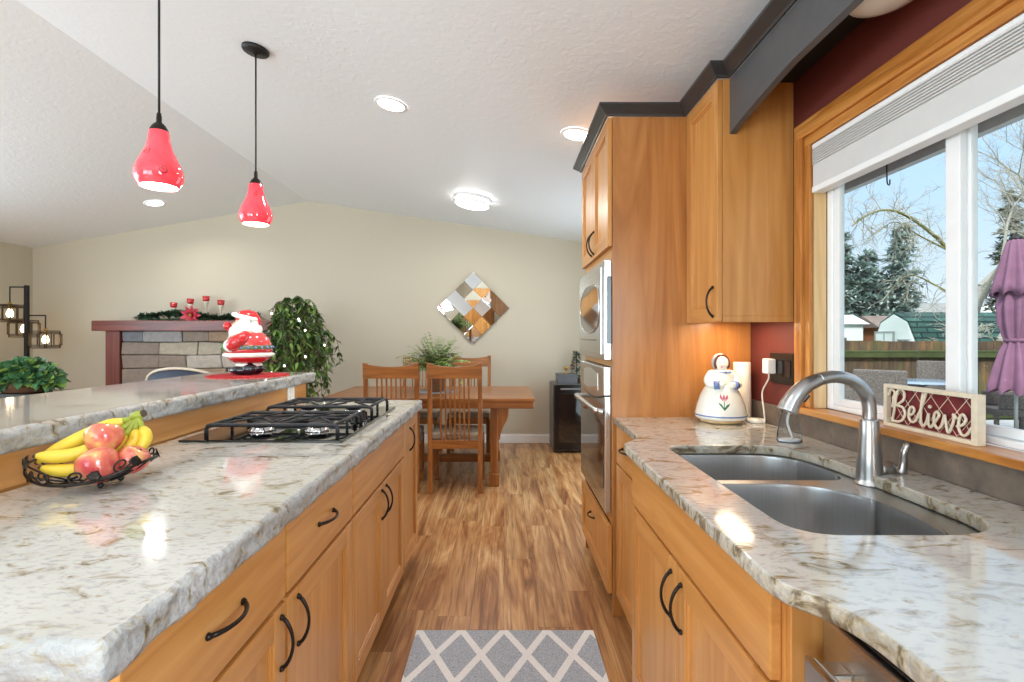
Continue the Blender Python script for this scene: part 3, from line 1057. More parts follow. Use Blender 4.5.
# ------------------------------------------------------------------ sink side (fronts face -X)
r = thing('base_cabinet', 'narrow alder base cabinet with a drawer, squeezed beside the tall oven cabinet', 'cabinet', (.82, 2.04, 0))
carcass(r, .5305, 1.115, 1.752, 2.333, .1, .882, (.6, 1.11))
f = front('drawer_front', r, .51, -1, 1.76, 2.325, .712, .876, False); arch_pull(f, .51, -1, 2.14, .80, .1, 'y')
front('door', r, .51, -1, 1.76, 2.325, .108, .704)
r = thing('sink_cabinet', 'alder sink cabinet standing forward with two doors under a long blank drawer front', 'cabinet', (.8, 1.29, 0))
mb = MB()
for y0, y1 in ((.83, .85), (1.73, 1.75)): mb.box(.4555, 1.115, y0, y1, .1, .882, .001)
mb.box(.4555, 1.115, .85, 1.73, .1, .12); mb.box(1.1, 1.115, .85, 1.73, .12, .882); mb.box(.4555, .475, .85, 1.73, .12, .882)
mb.build('body', 'wood_z', r)
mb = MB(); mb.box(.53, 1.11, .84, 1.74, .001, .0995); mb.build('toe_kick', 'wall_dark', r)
mb = MB(); mb.box(.4565, .519, .815, .8295, .0, .882, .002); mb.build('filler_panel', 'wood_z', r)
front('drawer_front', r, .435, -1, .838, 1.742, .717, .877, False)
ym = 1.293
f = front('door', r, .435, -1, .838, ym - .002, .108, .706); arch_pull(f, .435, -1, ym - .04, .615, .115, 'z')
f = front('door', r, .435, -1, ym + .002, 1.742, .108, .706); arch_pull(f, .435, -1, ym + .035, .615, .115, 'z')

# dishwasher
dw = thing('dishwasher', 'stainless dishwasher under the worktop next to the sink cabinet', 'dishwasher', (.8, .52, 0))
mb = MB(); mb.box(.53, 1.1, .212, .81, .1, .866); mb.box(.58, 1.1, .22, .80, .001, .1); mb.build('body', 'black_metal', dw)
mb = MB(); mb.box(.502, .529, .214, .808, .12, .842, .006, 3); mb.build('door', 'steel', dw)
mb = MB(); mb.box(.512, .529, .216, .806, .8425, .852, .002); mb.build('control_strip', 'black_gloss', dw)
mb = MB()
mb.box(.455, .466, .245, .778, .752, .798, .004, 2)
for y in (.255, .735): mb.box(.466, .503, y, y + .035, .757, .793, .004, 2)
mb.box(.466, .472, .25, .773, .79, .797, .002)
mb.build('handle', 'steel', dw)

# counter with the sink cut-out
edge = [(1.1285, 2.3385), (1.1285, .12), (.469, .12), (.469, .55)] + [tuple(q)[:2] for q in spline([(.469, .60, 0), (.466, .66, 0), (.446, .715, 0), (.416, .755, 0), (.405, .80, 0)], 5)] + \
       [(.405, 1.0), (.408, 1.5)] + [tuple(q)[:2] for q in spline([(.41, 1.72, 0), (.415, 1.765, 0), (.44, 1.80, 0), (.47, 1.84, 0), (.488, 1.88, 0), (.495, 1.93, 0)], 4)] + [(.50, 2.3385)]
hole = rounded([(.545, .95), (.975, .95), (.975, 1.60), (.93, 1.73), (.545, 1.73)], [.09, .16, .12, .10, .07], 8)
o = plate('sink_countertop', edge, [hole], .884, .914, 'quartz', None, .005, 2)
o.data.materials.append(M['quartz_side'])
for p_ in o.data.polygons:
    if abs(p_.normal.z) < .8: p_.material_index = 1
tag(o, 'pale speckled quartz worktop with curved bump-out round the sink under the window', 'countertop')

# sink
sk = thing('sink', 'undermounted stainless double-bowl sink in the quartz worktop', 'sink', (.76, 1.34, .88))
far_b = rounded([(.548, 1.418), (.95, 1.418), (.975, 1.58), (.91, 1.725), (.548, 1.725)], [.06, .05, .12, .12, .06], 8)
near_b = rounded([(.548, .955), (.86, .955), (.925, 1.10), (.875, 1.385), (.548, 1.385)], [.07, .12, .16, .16, .06], 8)
rim = rounded([(.50, .925), (1.03, .925), (1.03, 1.765), (.50, 1.765)], .06, 6)
plate('rim', rim, [far_b, near_b], .8800, .8832, 'sink_steel', sk)
for nm, b, dep in (('far', far_b, .20), ('near', near_b, .20)):
    mb = MB()
    cx = sum(q[0] for q in b) / len(b); cy = sum(q[1] for q in b) / len(b)
    lev = [(1.0, .8815), (.995, .874), (.985, .80), (.975, .71), (.95, .685), (.88, .675), (.2, .668), (.12, .664)]
    rings = [[mb.v((cx + (x - cx) * k, cy + (y - cy) * k, z)) for x, y in b] for k, z in lev]
    for A, B in zip(rings, rings[1:]):
        for i in range(len(b)): mb.face([A[i], A[(i + 1) % len(b)], B[(i + 1) % len(b)], B[i]], True)
    mb.face(rings[-1])
    w_ = mb.build('bowl', 'sink_steel', sk, recalc=True)
    mb = MB(); mb.lathe([(.045, .6725), (.042, .6745), (.03, .671), (.004, .671)], (cx, cy, 0), 20); mb.build('drain', 'chrome', w_)

# faucet: gooseneck towards the bowls
FX, FY = .985, 1.38
fc = thing('faucet', 'brushed nickel gooseneck faucet with side lever behind the sink', 'faucet', (FX, FY, .8834))
mb = MB()
mb.lathe([(.036, .8836), (.036, .888), (.032, .893), (.031, .90), (.0305, .93), (.0285, .96), (.025, 1.01), (.0225, 1.055), (.021, 1.06)], (FX, FY, 0), 28)
mb.build('body', 'nickel', fc)
path = [(FX, 1.058), (FX, 1.085), (FX - .006, 1.118), (FX - .028, 1.149), (FX - .062, 1.168), (FX - .10, 1.173), (FX - .135, 1.166)]
mb = MB(); mb.tube(spline([(x, FY, z) for x, z in path], 6), .0168, 18); mb.build('spout', 'nickel', fc)
path2 = [(FX - .135, 1.166), (FX - .168, 1.151), (FX - .195, 1.127), (FX - .213, 1.10), (FX - .222, 1.08)]
sp2 = spline([(x, FY, z) for x, z in path2], 6)
mb = MB(); mb.tube(sp2, [.0172 + .0095 * i / (len(sp2) - 1) for i in range(len(sp2))], 18); h_ = mb.build('spray_head', 'nickel', fc)
mb = MB(); mb.box(FX - .176, FX - .168, FY - .006, FY + .006, 1.103, 1.127, .002, 2, Matrix.Rotation(.7, 3, 'Y')); mb.build('button', 'black_gloss', h_)
mb = MB()
mb.lathe([(.02, .016), (.021, .03), (.0215, .048), (.019, .058)], (FX, FY - .0, .925), 18, 'x')
lv = spline([(FX + .05, FY, .918), (FX + .066, FY - .002, .907), (FX + .081, FY - .004, .916), (FX + .086, FY - .006, .945), (FX + .087, FY - .008, .972), (FX + .098, FY - .01, .996)], 6)
mb.tube(lv, [.020 - .011 * min(1, i / (len(lv) * .55)) - (.003 if i > len(lv) * .93 else 0) for i in range(len(lv))], 12)
mb.build('lever', 'nickel', fc)

# ------------------------------------------------------------------ tall oven cabinet
TX = .475
tc_ = thing('oven_cabinet', 'tall alder cabinet housing the microwave and wall oven', 'cabinet', (.8, 2.73, 0))
mb = MB()
mb.box(.497, 1.128, 2.34, 2.362, .001, 2.286, .001); mb.build('side_panel', 'tall_wood', tc_)
mb = MB(); mb.box(.497, 1.128, 3.108, 3.13, .001, 2.285, .001); mb.build('end_panel', 'tall_wood', tc_)
mb = MB(); mb.mat('wood_z')
for y0, y1 in ((2.3625, 2.385), (3.085, 3.1075)): mb.box(.497, .517, y0, y1, .1, 2.285)
mb.mat('wood_y')
for z0, z1 in ((.1, .125), (.415, .458), (1.143, 1.17), (1.638, 1.70), (2.26, 2.285)): mb.box(.497, .517, 2.385, 3.085, z0, z1)
mb.box(1.1, 1.128, 2.3625, 3.1075, .1, 2.285); mb.box(.517, 1.1, 2.3625, 3.1075, 2.255, 2.285)
mb.build('face_frame', None, tc_)
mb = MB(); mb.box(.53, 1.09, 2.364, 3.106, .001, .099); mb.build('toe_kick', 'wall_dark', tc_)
ym = 2.735
for y0, y1, hy in ((2.345, ym - .002, ym - .035), (ym + .002, 3.125, ym + .035)):
    f = front('door', tc_, TX, -1, y0, y1, 1.695, 2.284); arch_pull(f, TX, -1, hy, 1.775, .115, 'z')
f = front('drawer_front', tc_, TX, -1, 2.345, 3.125, .104, .412); arch_pull(f, TX, -1, ym, .33, .1, 'y')

def arc(y0, y1, z, h, n=14):
    return [(y0 + (y1 - y0) * k / n, z + h * (1 - (2 * k / n - 1) ** 2)) for k in range(n + 1)]


ov = thing('wall_oven', 'stainless wall oven with bowed handle below the microwave', 'oven', (.6, 2.735, .46))
oy0, oy1 = 2.37, 3.10
mb = MB(); mb.box(.5185, 1.05, 2.387, 3.083, .462, 1.141); mb.build('body', 'black_metal', ov)
mb = MB(); mb.prism(arc(oy0, oy1, 1.01, -.035) + [(oy1, 1.139), (oy0, 1.139)], .462, .4955, 'x', bev=.004); cp = mb.build('control_panel', 'steel', ov)
mb = MB(); mb.prism(arc(2.52, 2.95, 1.018, -.014) + arc(2.52, 2.95, 1.10, .016)[::-1], .4595, .4618, 'x'); mb.build('display', 'mirror', cp)
mb = MB(); mb.prism([(oy0, .466)] + [(oy1, .466)] + arc(oy1, oy0, 1.002, -.035), .466, .4955, 'x', bev=.004); dr = mb.build('door', 'steel', ov)
mb = MB(); mb.prism(arc(oy0 + .03, oy1 - .03, .57, -.06) + arc(oy1 - .03, oy0 + .03, .86, .035), .4635, .4658, 'x', bev=.0008); mb.build('window', 'oven_glass', dr)
mb = MB()
hp = spline([(.466, oy0 + .03, .93), (.445, oy0 + .04, .932), (.428, oy0 + .08, .936), (.415, ym, .945), (.428, oy1 - .08, .936), (.445, oy1 - .04, .932), (.466, oy1 - .03, .93)], 7)
mb.tube(hp, .0135, 12); mb.build('handle', 'steel', dr)
mb = MB(); mb.box(.4965, .51, oy0 + .016, oy1 - .016, .462, 1.14); mb.build('side_trim', 'black_gloss', ov)

mw = thing('microwave', 'stainless built-in microwave with oval window above the wall oven', 'microwave', (.6, 2.735, 1.17))
mb = MB(); mb.box(.5185, .95, 2.387, 3.083, 1.172, 1.636); mb.box(.485, .5185, 2.40, 3.07, 1.21, 1.60); mb.build('body', 'black_metal', mw)
mb = MB(); mb.box(.463, .4965, oy0 - .01, oy1 + .01, 1.172, 1.638, .004, 2); tf_ = mb.build('trim_frame', 'steel', mw)
mb = MB(); mb.box(.474, .4962, oy0 - .012, oy0 - .0101, 1.25, 1.56); mb.build('vent', 'black_gloss', tf_)  # black strip standing in for the dark gap beside the trim
mb = MB(); mb.box(.452, .4625, oy0 + .03, oy1 - .03, 1.195, 1.61, .005, 2); dr = mb.build('door', 'steel', mw)
ov_pts = [(2.715 + (.30 if math.cos(a) > 0 else .285) * math.copysign(abs(math.cos(a)) ** (1 if math.cos(a) > 0 else .45), math.cos(a)), 1.425 + .125 * math.copysign(abs(math.sin(a)) ** .8, math.sin(a)) * (1 if math.cos(a) > -.2 else .93)) for a in [2 * PI * k / 36 for k in range(36)]]
mb = MB(); mb.prism(ov_pts, .4495, .4518, 'x', bev=.0008); mb.build('window', 'black_glass', dr)
ring = spline([(.4505, y, z) for y, z in ov_pts[::3]], 4, True)
mb = MB(); mb.tube(ring, .0035, 8, True); mb.build('window_ring', 'steel', dr)
mb = MB(); mb.box(.4495, .4518, 2.52, 2.98, 1.262, 1.268, .001); mb.build('grip_line', 'black_gloss', dr)

# upper cabinet beside the window
uc = thing('upper_cabinet', 'alder wall cabinet with one door between the tall cabinet and the sink window', 'cabinet', (.98, 2.17, 1.34))
mb = MB(); mb.mat('wood_z'); mb.box(.853, 1.1285, 1.995, 2.338, 1.362, 2.286, .001); mb.box(.853, 1.1285, 1.995, 2.01, 1.338, 1.362, .001); mb.box(.853, .868, 2.01, 2.338, 1.338, 1.362, .001); mb.build('body', None, uc)
f = front('door', uc, .832, -1, 1.998, 2.335, 1.341, 2.284); arch_pull(f, .832, -1, 2.035, 1.42, .115, 'z')
us = thing('undercabinet_light', 'slim white light strip under the wall cabinet beside the window', 'lamp', (1.0, 2.16, 1.33))
mb = MB(); mb.box(.93, 1.0, 2.03, 2.27, 1.350, 1.3615, .003); mb.build('housing', 'white_paint', us)
mb = MB(); mb.box(.935, .995, 2.035, 2.265, 1.3485, 1.350); mb.build('lens', 'bulb_warm', us)
light('undercabinet_glow', 'AREA', (.965, 2.15, 1.347), (0, 0, 0), 1.0, (1, .75, .5), shape='RECTANGLE', size=.06, size_y=.22)

# crown moulding: profile (out, up), swept along each run with mitres
def crown(name, path, label):
    prof = [(0, 0), (.008, 0), (.012, .008), (.02, .014), (.034, .026), (.042, .032), (.046, .036), (.046, .046), (0, .046)]
    mb = MB()
    P = [Vector(p) for p in path]
    rings = []
    for i, p in enumerate(P):
        d0 = (P[i] - P[i - 1]).normalized() if i else None
        d1 = (P[i + 1] - P[i]).normalized() if i < len(P) - 1 else None
        nrm = lambda d: Vector((d.y, -d.x, 0))
        if d0 is None: o = nrm(d1)
        elif d1 is None: o = nrm(d0)
        else:
            a, b = nrm(d0), nrm(d1)
            o = (a + b) / (1 + a.dot(b))
        rings.append([mb.v(p + o * u + Vector((0, 0, w))) for u, w in prof])
    n = len(prof)
    for A, B in zip(rings, rings[1:]):
        for k in range(n): mb.face([A[k], A[(k + 1) % n], B[(k + 1) % n], B[k]])
    mb.face(rings[0]); mb.face(rings[-1][::-1])
    return tag(mb.build(name, 'crown_paint', None, path[0]), label, 'moulding')


zc = 2.2865
crown('crown_moulding', [(1.12, 3.1315, zc), (.474, 3.1315, zc), (.474, 2.3385, zc), (.8305, 2.3385, zc), (.8305, 1.993, zc), (.878, 1.993, zc), (.878, .15, zc)][::1],
      'black crown moulding stepping round the tall cabinet and along the valance')
# soffit board and arched valance
mb = MB(); mb.box(.905, 1.1285, .15, 1.9945, 2.271, 2.285); tag(mb.build('soffit_board', 'soffit_paint', None, (1.0, 1, 2.271)), 'black board closing the top of the recess over the sink window', 'board')
def vz(y):
    e = min(y - .17, 1.993 - y)
    return 2.07 + .055 * max(0, min(1, e / .42)) ** .7 if e > 0 else 2.07
ys = [.17] + [.17 + .42 * k / 14 for k in range(1, 15)] + [1.0] + [1.993 - .42 * k / 14 for k in range(14, -1, -1)]
mb = MB(); mb.prism([(y, vz(y)) for y in ys] + [(1.993, 2.285), (.17, 2.285)], .879, .904, 'x'); mb.bm.normal_update()
tag(mb.build('arched_valance', 'black_paint', None, (.89, 1.0, 2.07)), 'black arched valance board over the sink window', 'valance')
# opal dome light under the soffit board
dl = thing('dome_light', 'white opal dome light under the black board above the sink', 'lamp', (1.0, 1.36, 2.27))
mb = MB(); mb.lathe([(.118, 2.2705), (.118, 2.258), (.11, 2.25)], (1.01, 1.36, 0), 32); mb.build('base', 'white_paint', dl)
mb = MB(); mb.lathe([(.112, 2.2495), (.113, 2.235), (.105, 2.205), (.082, 2.178), (.045, 2.163), (0, 2.159)], (1.01, 1.36, 0), 32); mb.build('shade', 'dome_glass', dl)

# ------------------------------------------------------------------ ceiling lights
TILT_R, TILT_L = math.atan(.15), -math.atan(.17)
def can(x, y, label, pw):
    z = ceil_z(x)
    t = TILT_R if x > RX else TILT_L
    r = thing('recessed_light', label, 'lamp', (0, 0, 0), 'recessed ceiling lights')
    mb = MB(); mb.lathe([(.098, -.002), (.098, -.006), (.08, -.009), (.078, -.004)], (0, 0, 0), 32, caps=False); mb.build('trim_ring', 'white_paint', r)
    mb = MB(); mb.lathe([(.078, -.0045), (.077, -.006)], (0, 0, 0), 32); mb.build('diffuser', 'lamp_on', r)
    r.location = (x, y, z)
    r.rotation_euler = (0, t, 0)
    light('recessed_glow', 'AREA', (x, y, z - .03), (0, t, 0), pw, (1, .97, .93), shape='DISK', size=.15, spread=math.radians(150))


can(-.672, 3.045, 'round recessed light in mid ceiling between the smaller red pendant and the tall cabinet', 5)
can(.438, 3.074, 'round recessed ceiling light close to the tall cabinet top', 5)
can(-3.69, 5.41, 'small round recessed light on the far left slope, just under the nearer red pendant', 5)
for x, y in ((-.67, .4), (-3.69, 1.6)):
    light('recessed_glow', 'AREA', (x, y, ceil_z(x) - .03), (0, 0, 0), 5, (1, .97, .93), shape='DISK', size=.15, spread=math.radians(150))  # extra unseen ceiling lights, no fixtures built for them
fl = thing('flush_light', 'round white flush-mount light with a double rim on the dining ceiling', 'lamp', (0, 0, 0))
mb = MB(); mb.lathe([(.175, -.001), (.178, -.006), (.178, -.022), (.168, -.028)], (0, 0, 0), 36); mb.lathe([(.168, -.048), (.176, -.052), (.176, -.064), (.166, -.068), (.16, -.06)], (0, 0, 0), 36, caps=False); mb.build('rim', 'white_paint', fl)
mb = MB(); mb.lathe([(.157, -.0285), (.157, -.066), (.148, -.076), (.1, -.083), (0, -.086)], (0, 0, 0), 36); mb.build('diffuser', 'lamp_on', fl)
fl.location = (-.296, 4.895, ceil_z(-.296)); fl.rotation_euler = (0, TILT_R, 0)
light('flush_glow', 'AREA', (-.296, 4.895, ceil_z(-.296) - .12), (0, TILT_R, 0), 8, (1, .96, .9), shape='DISK', size=.3)

# pendants
def pendant(x, y, zb, label, sw):
    zc_ = ceil_z(x)
    r = thing('pendant_light', label, 'lamp', (x, y, zc_), 'red pendant lights over the bar')
    k = Matrix.Rotation(TILT_R, 3, 'Y')
    mb = MB(); mb.lathe([(.066, -.001), (.066, -.012), (.06, -.02), (.015, -.024), (.008, -.03)], (0, 0, 0), 28)
    bmesh.ops.rotate(mb.bm, verts=mb.bm.verts, cent=(0, 0, 0), matrix=k); bmesh.ops.translate(mb.bm, verts=mb.bm.verts, vec=(x, y, zc_)); mb.build('canopy', 'black_metal', r)
    mb = MB(); mb.tube([(x, y, zc_ - .025), (x, y, zb + .27)], .0042, 8); mb.build('cord', 'black_metal', r)
    mb = MB(); mb.lathe([(.007, zb + .272), (.009, zb + .255), (.009, zb + .238), (.022, zb + .226), (.031, zb + .208), (.032, zb + .198)], (x, y, 0), 24); mb.build('cap', 'mat_bronze', r)
    prof = [(.030, .206), (.034, .20), (.037, .17), (.044, .14), (.060, .105), (.075, .072), (.0805, .048), (.079, .028), (.071, .010), (.063, .0)]
    mb = MB(); mb.lathe([(a, zb + h) for a, h in prof], (x, y, 0), 40, caps=False); s = mb.build('shade', 'red_glass', r)
    mb = MB(); mb.lathe([(.0615, zb + .0008), (.069, zb + .012), (.076, zb + .03), (.077, zb + .048), (.068, zb + .07), (.044, zb + .12), (.03, zb + .16), (.026, zb + .195)], (x, y, 0), 32, caps=False); mb.build('lining', 'milk', s)
    mb = MB(); mb.ball((x, y, zb + .06), .03); mb.build('bulb', 'bulb_white', r)
    # raised dark swirls on the glass
    for (an, h, q) in sw:
        mb = MB()
        rad = .0808 if h < .07 else .062
        pts = []
        for i in range(14):
            a = i * .62
            rr = .003 + .0011 * i
            u, w = rr * math.cos(a), rr * math.sin(a)
            ang = an + u / rad
            hh = h + w
            pr = None
            for (r0, h0), (r1, h1) in zip(prof, prof[1:]):
                if h1 <= hh <= h0: pr = r0 + (r1 - r0) * (h0 - hh) / (h0 - h1)
            pr = pr or rad
            pts.append((x + (pr + .0004) * math.cos(ang), y + (pr + .0004) * math.sin(ang), zb + hh))
        mb.tube(pts, .0015 * q, 5); mb.build('swirl', 'swirl', s)
    light('pendant_glow', 'POINT', (x, y, zb - .03), (0, 0, 0), 5, (1, .9, .78), shadow_soft_size=.05)


pendant(-1.27, 1.885, 1.832, 'larger and nearer of the two red glass pendants over the bar', [(-.85, .045, 1.4), (-1.75, .115, .7)])
pendant(-1.27, 2.62, 1.856, 'smaller red glass pendant further along the bar, its round canopy in view', [(-1.2, .15, 1), (-1.8, .04, 1)])

# ------------------------------------------------------------------ fruit basket
BX, BY, BZ = -1.018, 1.27, .9142
fb = thing('wire_basket', 'shallow dark wire basket with curled leaves holding fruit on the island', 'basket', (BX, BY, BZ))
mb = MB()
def rimp(a):   # boat-shaped oval rim, high at its two tips
    return (BX + .160 * math.cos(a), BY + .118 * math.sin(a), BZ + .030 + .042 * abs(math.cos(a)) ** 2.5 + .012 * max(0, math.sin(a)))
rim_pts = [rimp(2 * PI * k / 48) for k in range(48)]
mb.tube(rim_pts, .0042, 6, True); mb.build('rim', 'mat_bronze', fb)
mb = MB()
base = [(BX + .062 * math.cos(2 * PI * k / 24), BY + .048 * math.sin(2 * PI * k / 24), BZ + .017) for k in range(24)]
mb.tube(base, .0036, 6, True)
mid = [(BX + .115 * math.cos(2 * PI * k / 32), BY + .087 * math.sin(2 * PI * k / 32), BZ + .022 + .02 * math.cos(2 * PI * k / 32) ** 2) for k in range(32)]
mb.tube(mid, .003, 6, True)
for k in range(16):
    a = 2 * PI * k / 16
    p2 = Vector(rimp(a)); p0 = Vector((BX + .062 * math.cos(a), BY + .048 * math.sin(a), BZ + .017)); p1 = Vector((BX + .118 * math.cos(a), BY + .09 * math.sin(a), BZ + .022 + .02 * math.cos(a) ** 2))
    mb.tube(spline([p0, p1, p2], 4), .0026, 6)
for y in (-.02, .02): mb.tube([(BX - .06, BY + y, BZ + .017), (BX + .06, BY + y, BZ + .017)], .0028, 6)
mb.build('frame', 'mat_bronze', fb)
def on_rim(a, h, k=1.0):
    p = Vector(rimp(a)); c = Vector((BX, BY, p.z))
    q = c + (p - c) * (k + h * .6)
    q.z = p.z + h
    return q
for a0, sg in ((3.75, 1), (4.45, 1), (5.0, -1), (5.65, -1), (.9, 1), (2.2, -1)):
    mb = MB()
    pts = []
    for i in range(22):
        t = i / 21
        th = -PI / 2 + t * 7.2
        rr = .0175 * (1 - t * .72)
        pts.append(on_rim(a0 + sg * rr * math.cos(th) / .13, .019 + rr * math.sin(th)))
    st_pts = [on_rim(a0 - sg * .38, .002), on_rim(a0 - sg * .2, .012), on_rim(a0 - sg * .06, .004)]
    mb.tube(spline(st_pts, 4), .0026, 6)
    mb.tube(pts, .0026, 6)
    mb.build('scroll', 'mat_bronze', fb)
    mb = MB()
    p_ = on_rim(a0 - sg * .36, .008, 1.02); q_ = on_rim(a0 - sg * .1, .020, 1.03)
    o_ = (p_ - Vector((BX, BY, p_.z))).normalized()
    mb.leaf(p_, q_ - p_, .034, .030, 0, .2, tuple(o_ + Vector((0, 0, .3)))); lf = mb.build('leaf', 'mat_bronze', fb)
    sm = lf.modifiers.new('thick', 'SOLIDIFY'); sm.thickness = .002
for a in (.7, 2.4, 3.85, 5.55):
    mb = MB(); mb.ball((BX + .066 * math.cos(a), BY + .055 * math.sin(a), BZ + .0085), .0082, 12, 8); mb.build('foot', 'black_metal', fb)

def apple(loc, r, label, tilt=(0, 0)):
    t = thing('apple', label, 'fruit', (0, 0, 0), 'apples in the wire basket')
    mb = MB()
    prof = [(0, -.80), (.18, -.86), (.38, -.87), (.62, -.72), (.86, -.36), (1.0, .06), (.97, .38), (.80, .68), (.52, .84), (.26, .83), (.10, .72), (0, .62)]
    pts = spline([(a, 0, b) for a, b in prof], 3)
    mb.lathe([(max(0, p.x) * r, p.z * r) for p in pts], (0, 0, 0), 28, caps=False); mb.build('flesh', 'apple', t)
    mb = MB(); mb.tube(spline([(0, 0, .60 * r), (.02 * r, 0, .74 * r), (.06 * r, .02 * r, .88 * r)], 4), .002, 6); mb.build('stem', 'bark', t)
    t.location = (BX + (loc[0] - BX) * .88, BY + (loc[1] - BY) * .88, BZ + (loc[2] - BZ) * .88); t.rotation_euler = (tilt[0], tilt[1], R.random() * 6); t.scale = (.9, .9, .9)


apple((BX + .046, BY - .040, BZ + .064), .050, 'largest red and yellow apple, at the front of the basket', (-.5, .3))
apple((BX + .098, BY + .018, BZ + .066), .040, 'small red apple at the right end of the basket', (.3, .5))
apple((BX + .020, BY + .012, BZ + .128), .0465, 'rosy apple resting on top of the pile beside the bananas', (.1, -.2))

bn = thing('bananas', 'bunch of yellow bananas lying in the wire basket beside the apples', 'fruit', (BX, BY, BZ + .03))
crown_p = Vector((BX + .058, BY + .092, BZ + .178))
def frames(pts):
    out, prev = [], None
    for i in range(len(pts)):
        t = (pts[min(i + 1, len(pts) - 1)] - pts[max(i - 1, 0)]).normalized()
        out.append(t)
    return out
def banana(mid0, mid1, mid2, tip, rad):
    pts = spline([crown_p, mid0, mid1, mid2, tip], 8)
    N = len(pts)
    rr = []
    for i in range(N):
        t = i / (N - 1)
        if t < .22: r_ = .0065 + .001 * t
        elif t < .42: r_ = .0067 + (rad - .0067) * (.5 - .5 * math.cos(PI * (t - .22) / .2))
        elif t < .8: r_ = rad
        else: r_ = rad - (rad - .006) * ((t - .8) / .2) ** 1.7
        rr.append(r_)
    mb = MB(); mb.tube(pts, rr, 12)
    b = mb.build('banana', 'banana', bn)
    mb = MB(); mb.tube([pts[-1], pts[-1] + (pts[-1] - pts[-2]).normalized() * .006], [.0062, .0045], 8); mb.build('tip', 'banana_tip', b)
    mb = MB(); mb.tube(pts[:10], [r * 1.03 + .0006 for r in rr[:10]], 12); mb.build('neck', 'banana_green', b)
    return b, pts, rr


bA, pA, rA = banana((BX + .03, BY + .085, BZ + .168), (BX - .035, BY + .062, BZ + .142), (BX - .10, BY + .03, BZ + .105), (BX - .158, BY + .0, BZ + .062), .0205)
banana((BX + .035, BY + .075, BZ + .150), (BX - .02, BY + .018, BZ + .098), (BX - .068, BY - .022, BZ + .085), (BX - .118, BY - .05, BZ + .092), .0185)
banana((BX + .045, BY + .07, BZ + .135), (BX + .0, BY + .02, BZ + .062), (BX - .055, BY - .02, BZ + .045), (BX - .11, BY - .042, BZ + .058), .018)
banana((BX + .062, BY + .080, BZ + .145), (BX + .062, BY + .075, BZ + .110), (BX + .055, BY + .055, BZ + .085), (BX + .04, BY + .04, BZ + .06), .0165)
banana((BX + .075, BY + .086, BZ + .150), (BX + .092, BY + .08, BZ + .120), (BX + .092, BY + .068, BZ + .10), (BX + .08, BY + .06, BZ + .075), .0165)
mb = MB(); mb.tube([crown_p + Vector((-.014, 0, -.004)), crown_p + Vector((.004, .002, .004)), crown_p + Vector((.014, .003, .008))], [.015, .014, .011], 10); mb.build('crown', 'banana_green', bn)
mb = MB(); mb.tube([crown_p + Vector((.0135, .003, .0078)), crown_p + Vector((.019, .003, .010))], [.0115, .0105], 10); mb.build('cut_end', 'banana_tip', bn)
# blue oval sticker wrapped on the long banana, with a plain white mark
def on_banana(s, w, lift):     # s along, w across, from the sticker's middle
    f = 15.2 + s / .0075
    i = int(f); q = f - i
    c = pA[i].lerp(pA[i + 1], q); r_ = rA[i] + (rA[i + 1] - rA[i]) * q
    t = (pA[i + 1] - pA[i]).normalized()
    n = Vector((.75, -1, .55)); n = (n - t * n.dot(t)).normalized(); b = t.cross(n)
    a = w / r_
    return c + (n * math.cos(a) + b * math.sin(a)) * (r_ + lift)
mb = MB()
def disc(a, b, k, n=24):
    ce = mb.v(on_banana(0, 0, k)); prev = None
    for ring in (.5, 1.0):
        vs = [mb.v(on_banana(a * ring * math.cos(2 * PI * i / n), b * ring * math.sin(2 * PI * i / n), k)) for i in range(n)]
        for i in range(n):
            mb.face([ce, vs[i], vs[(i + 1) % n]] if prev is None else [prev[i], vs[i], vs[(i + 1) % n], prev[(i + 1) % n]])
        prev = vs
mb.mat('sticker_blue'); disc(.0155, .0105, .0011)
mb.mat('paper_white')
for u, w0, w1 in ((-.008, -.004, .003), (-.004, -.002, .005), (.0, -.004, .004), (.004, -.002, .004)):
    mb.face([mb.v(on_banana(a_, b_, .0017)) for a_, b_ in ((u, w0), (u + .0025, w0), (u + .0033, w1), (u + .001, w1))])
mb.build('sticker', None, bn)
fb.scale = (.88, .88, .88)
bn.scale = (.88, .88, .88); bn.location = (BX, BY, BZ + .0264)

# ------------------------------------------------------------------ ceramic Christmas figurine on a red mat
SX, SY, SZ = -1.425, 2.86, 1.0642
mt = MB()
N = 44
mt.prism([(SX + (.2 + .012 * math.cos(k * PI)) * math.cos(2 * PI * k / N), SY + (.2 + .012 * math.cos(k * PI)) * math.sin(2 * PI * k / N)) for k in range(N)], SZ, SZ + .006)
tag(mt.build('mat', 'red_felt', None, (SX, SY, SZ)), 'round red felt mat with a scalloped rim under the white-bearded figurine', 'mat')
SZ += .0062
sa = thing('figurine', 'ceramic figurine of a white-bearded man in red coat and hat, on the bar', 'figurine', (SX, SY, SZ))
def lat2(mb, prof, cx, n=28, sx=1, sy=1, cy=SY): mb.lathe([(r_, SZ + h) for r_, h in prof], (cx, cy, 0), n, sx=sx, sy=sy)
for dy in (-.045, .045):
    mb = MB(); mb.ball((SX - .022, SY + dy, SZ + .028), .05, 18, 12, (1.35, .8, .56)); mb.ball((SX + .025, SY + dy, SZ + .036), .04, 14, 10, (1.1, .95, .9)); mb.build('boot', 'ceramic_black', sa)
mb = MB(); lat2(mb, [(.06, .048), (.072, .052), (.074, .064), (.06, .070)], SX + .0); mb.build('trouser_trim', 'ceramic', sa)
mb = MB(); mb.mat('ceramic_red'); lat2(mb, [(.05, .066), (.078, .072), (.105, .092), (.116, .108)], SX, sx=1.05)
mb.build('coat_hem', None, sa)
mb = MB(); lat2(mb, [(.114, .104), (.132, .108), (.136, .122), (.126, .130)], SX, sx=1.06); mb.build('coat_trim', 'ceramic', sa)
